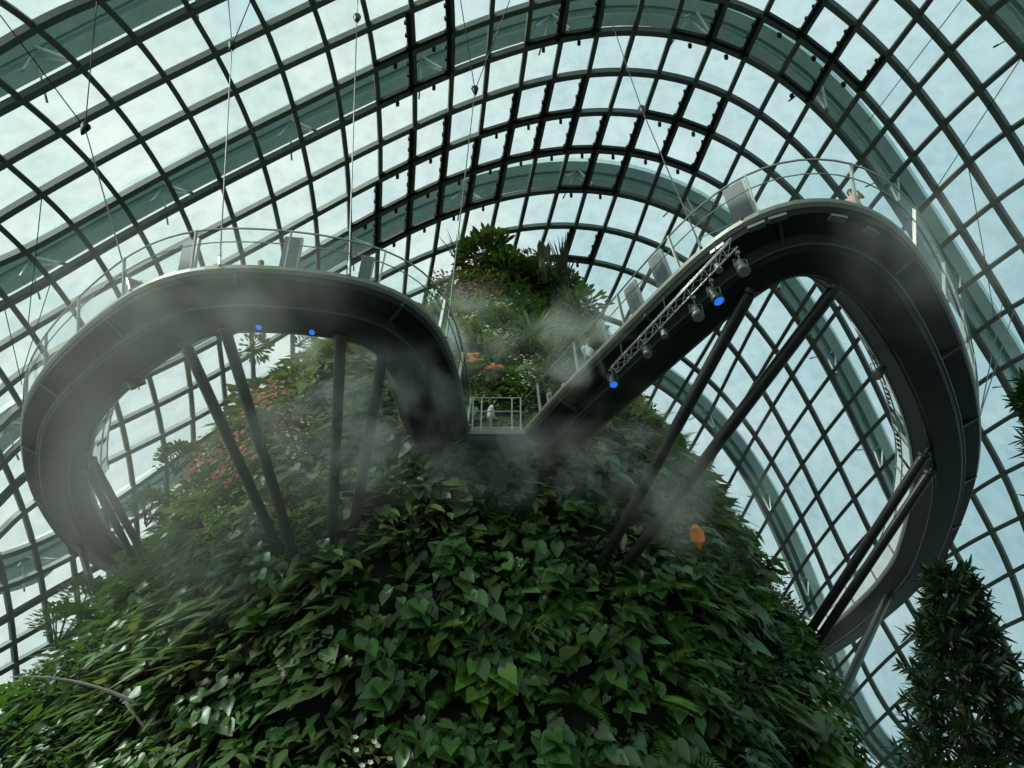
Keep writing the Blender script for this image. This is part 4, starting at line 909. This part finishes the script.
# ------------------------------------------------------------ distant rooftop deck outside the glass
D0 = 420; c = CAM + ray(-30, 587) * D0; tip = CAM + ray(50, 577) * D0; root = empty('rooftop_deck', (c.x, c.y, 0)); tag(root, 'distant boat-shaped rooftop deck of a tower seen through the glass at the lower left', 'building')
ax = (tip - c); ln = ax.length; ax.normalize(); s = MB(); sec = []; K = 16; dz = Vector((0, 0, 1)); sv = ax.cross(dz).normalized(); o_ = Vector((c.x, c.y, 0)); hgt = 20.0
for k in range(K + 1):
    t = k / K; wdt = 11 * math.sqrt(max(.0, 1 - t ** 4)) + .3; p = c - o_ + ax * (ln * 1.0 * (t * 1.6 - .6)); 
    for g_ in range(9):
        an = math.pi * g_ / 8; s.v.append(tuple(p + sv * (math.cos(an) * wdt) - dz * (math.sin(an) * hgt * .75 * (.35 + .65 * math.sqrt(max(0, 1 - t ** 3)))) + dz * 8))
s.f = [(k * 9 + g_, k * 9 + g_ + 1, k * 9 + 10 + g_, k * 9 + 9 + g_) for k in range(K) for g_ in range(8)] + [(k * 9, k * 9 + 9, k * 9 + 17, k * 9 + 8) for k in range(K)]; s.m = [0] * len(s.f)
s.build('hull', M['sky_conc'], root, True)
s = MB(); s.box(c - o_ - ax * 60 - dz * (c.z / 2 + 4), (30, 26, c.z + 4)); s.build('tower', M['sky_conc'], root)
# ------------------------------------------------------------ mist
def mist(x, y, dist, size, dens_, label, seed, sc=.5, lo=.47, hi=.72):
    P = CAM + ray(x, y) * dist
    m = bpy.data.materials.new('mist'); m.use_nodes = True; nt = m.node_tree; N = nt.nodes; L = nt.links; N.remove(N['Principled BSDF'])
    v = N.new('ShaderNodeVolumeScatter'); v.inputs['Color'].default_value = (.97, .98, .87, 1); v.inputs['Anisotropy'].default_value = .2; L.new(v.outputs[0], N['Material Output'].inputs['Volume'])
    tc = N.new('ShaderNodeTexCoord'); nz = N.new('ShaderNodeTexNoise'); nz.noise_dimensions = '4D'; nz.inputs['W'].default_value = seed; nz.inputs['Scale'].default_value = sc; nz.inputs['Detail'].default_value = 5; nz.inputs['Distortion'].default_value = 1.0
    gm = N.new('ShaderNodeNewGeometry'); L.new(gm.outputs['Position'], nz.inputs['Vector'])
    mr = N.new('ShaderNodeMapRange'); mr.inputs['From Min'].default_value = lo; mr.inputs['From Max'].default_value = hi; L.new(nz.outputs['Fac'], mr.inputs['Value'])
    ln_ = N.new('ShaderNodeVectorMath'); ln_.operation = 'LENGTH'; L.new(tc.outputs['Object'], ln_.inputs[0])
    m2 = N.new('ShaderNodeMapRange'); m2.interpolation_type = 'SMOOTHSTEP'; m2.inputs['From Min'].default_value = 1.0; m2.inputs['From Max'].default_value = .1; L.new(ln_.outputs['Value'], m2.inputs['Value'])
    a = N.new('ShaderNodeMath'); a.operation = 'MULTIPLY'; L.new(mr.outputs[0], a.inputs[0]); L.new(m2.outputs[0], a.inputs[1])
    b = N.new('ShaderNodeMath'); b.operation = 'MULTIPLY'; b.inputs[1].default_value = dens_; L.new(a.outputs[0], b.inputs[0]); L.new(b.outputs[0], v.inputs['Density'])
    mb = MB(); prof = [(math.sin(math.pi * k / 10), -math.cos(math.pi * k / 10)) for k in range(1, 10)]; mb.lathe(prof, (0, 0, 0), seg=18)
    o = mb.build('drifting_mist', m); o.location = P; o.scale = size; tag(o, label, 'mist', kind='stuff'); return o
for a_ in ((362, 395, 24.5, (4.8, 2.6, 5.2), .95, 'thick bright mist around the left struts in front of the slope', 1.3),
    (110, 430, 24, (8.5, 4, 9), .055, 'thin mist around the left end of the walkway', 4.1, .3, .32),
    (190, 295, 20.5, (6, 2.2, 3.6), .15, 'mist drifting over the front of the left loop', 7.7, .5, .38),
    (515, 462, 26, (5.5, 2.2, 2.2), .60, 'mist pouring from under the bridge', 2.2, .5, .42),
    (465, 330, 31, (3.4, 2.4, 3.4), .5, 'mist among the summit flowers', 9.1),
    (680, 460, 25, (5.0, 2.6, 5.0), .32, 'mist around the long right struts', 5.5),
    (590, 345, 25, (3.6, 2.0, 2.8), .65, 'wisps of mist along the right arm railing', 11.5),
    (935, 240, 20, (3.4, 2.5, 4.0), .10, 'thin mist at the outer side of the right loop', 12.9),
    (850, 610, 42, (4, 4, 4), .03, 'mist at the far right end of the walkway', 15.3),
    (215, 500, 27, (8, 3.5, 6), .08, 'thin haze over the left slope', 17.3, .3, .36)):
    mist(*a_)
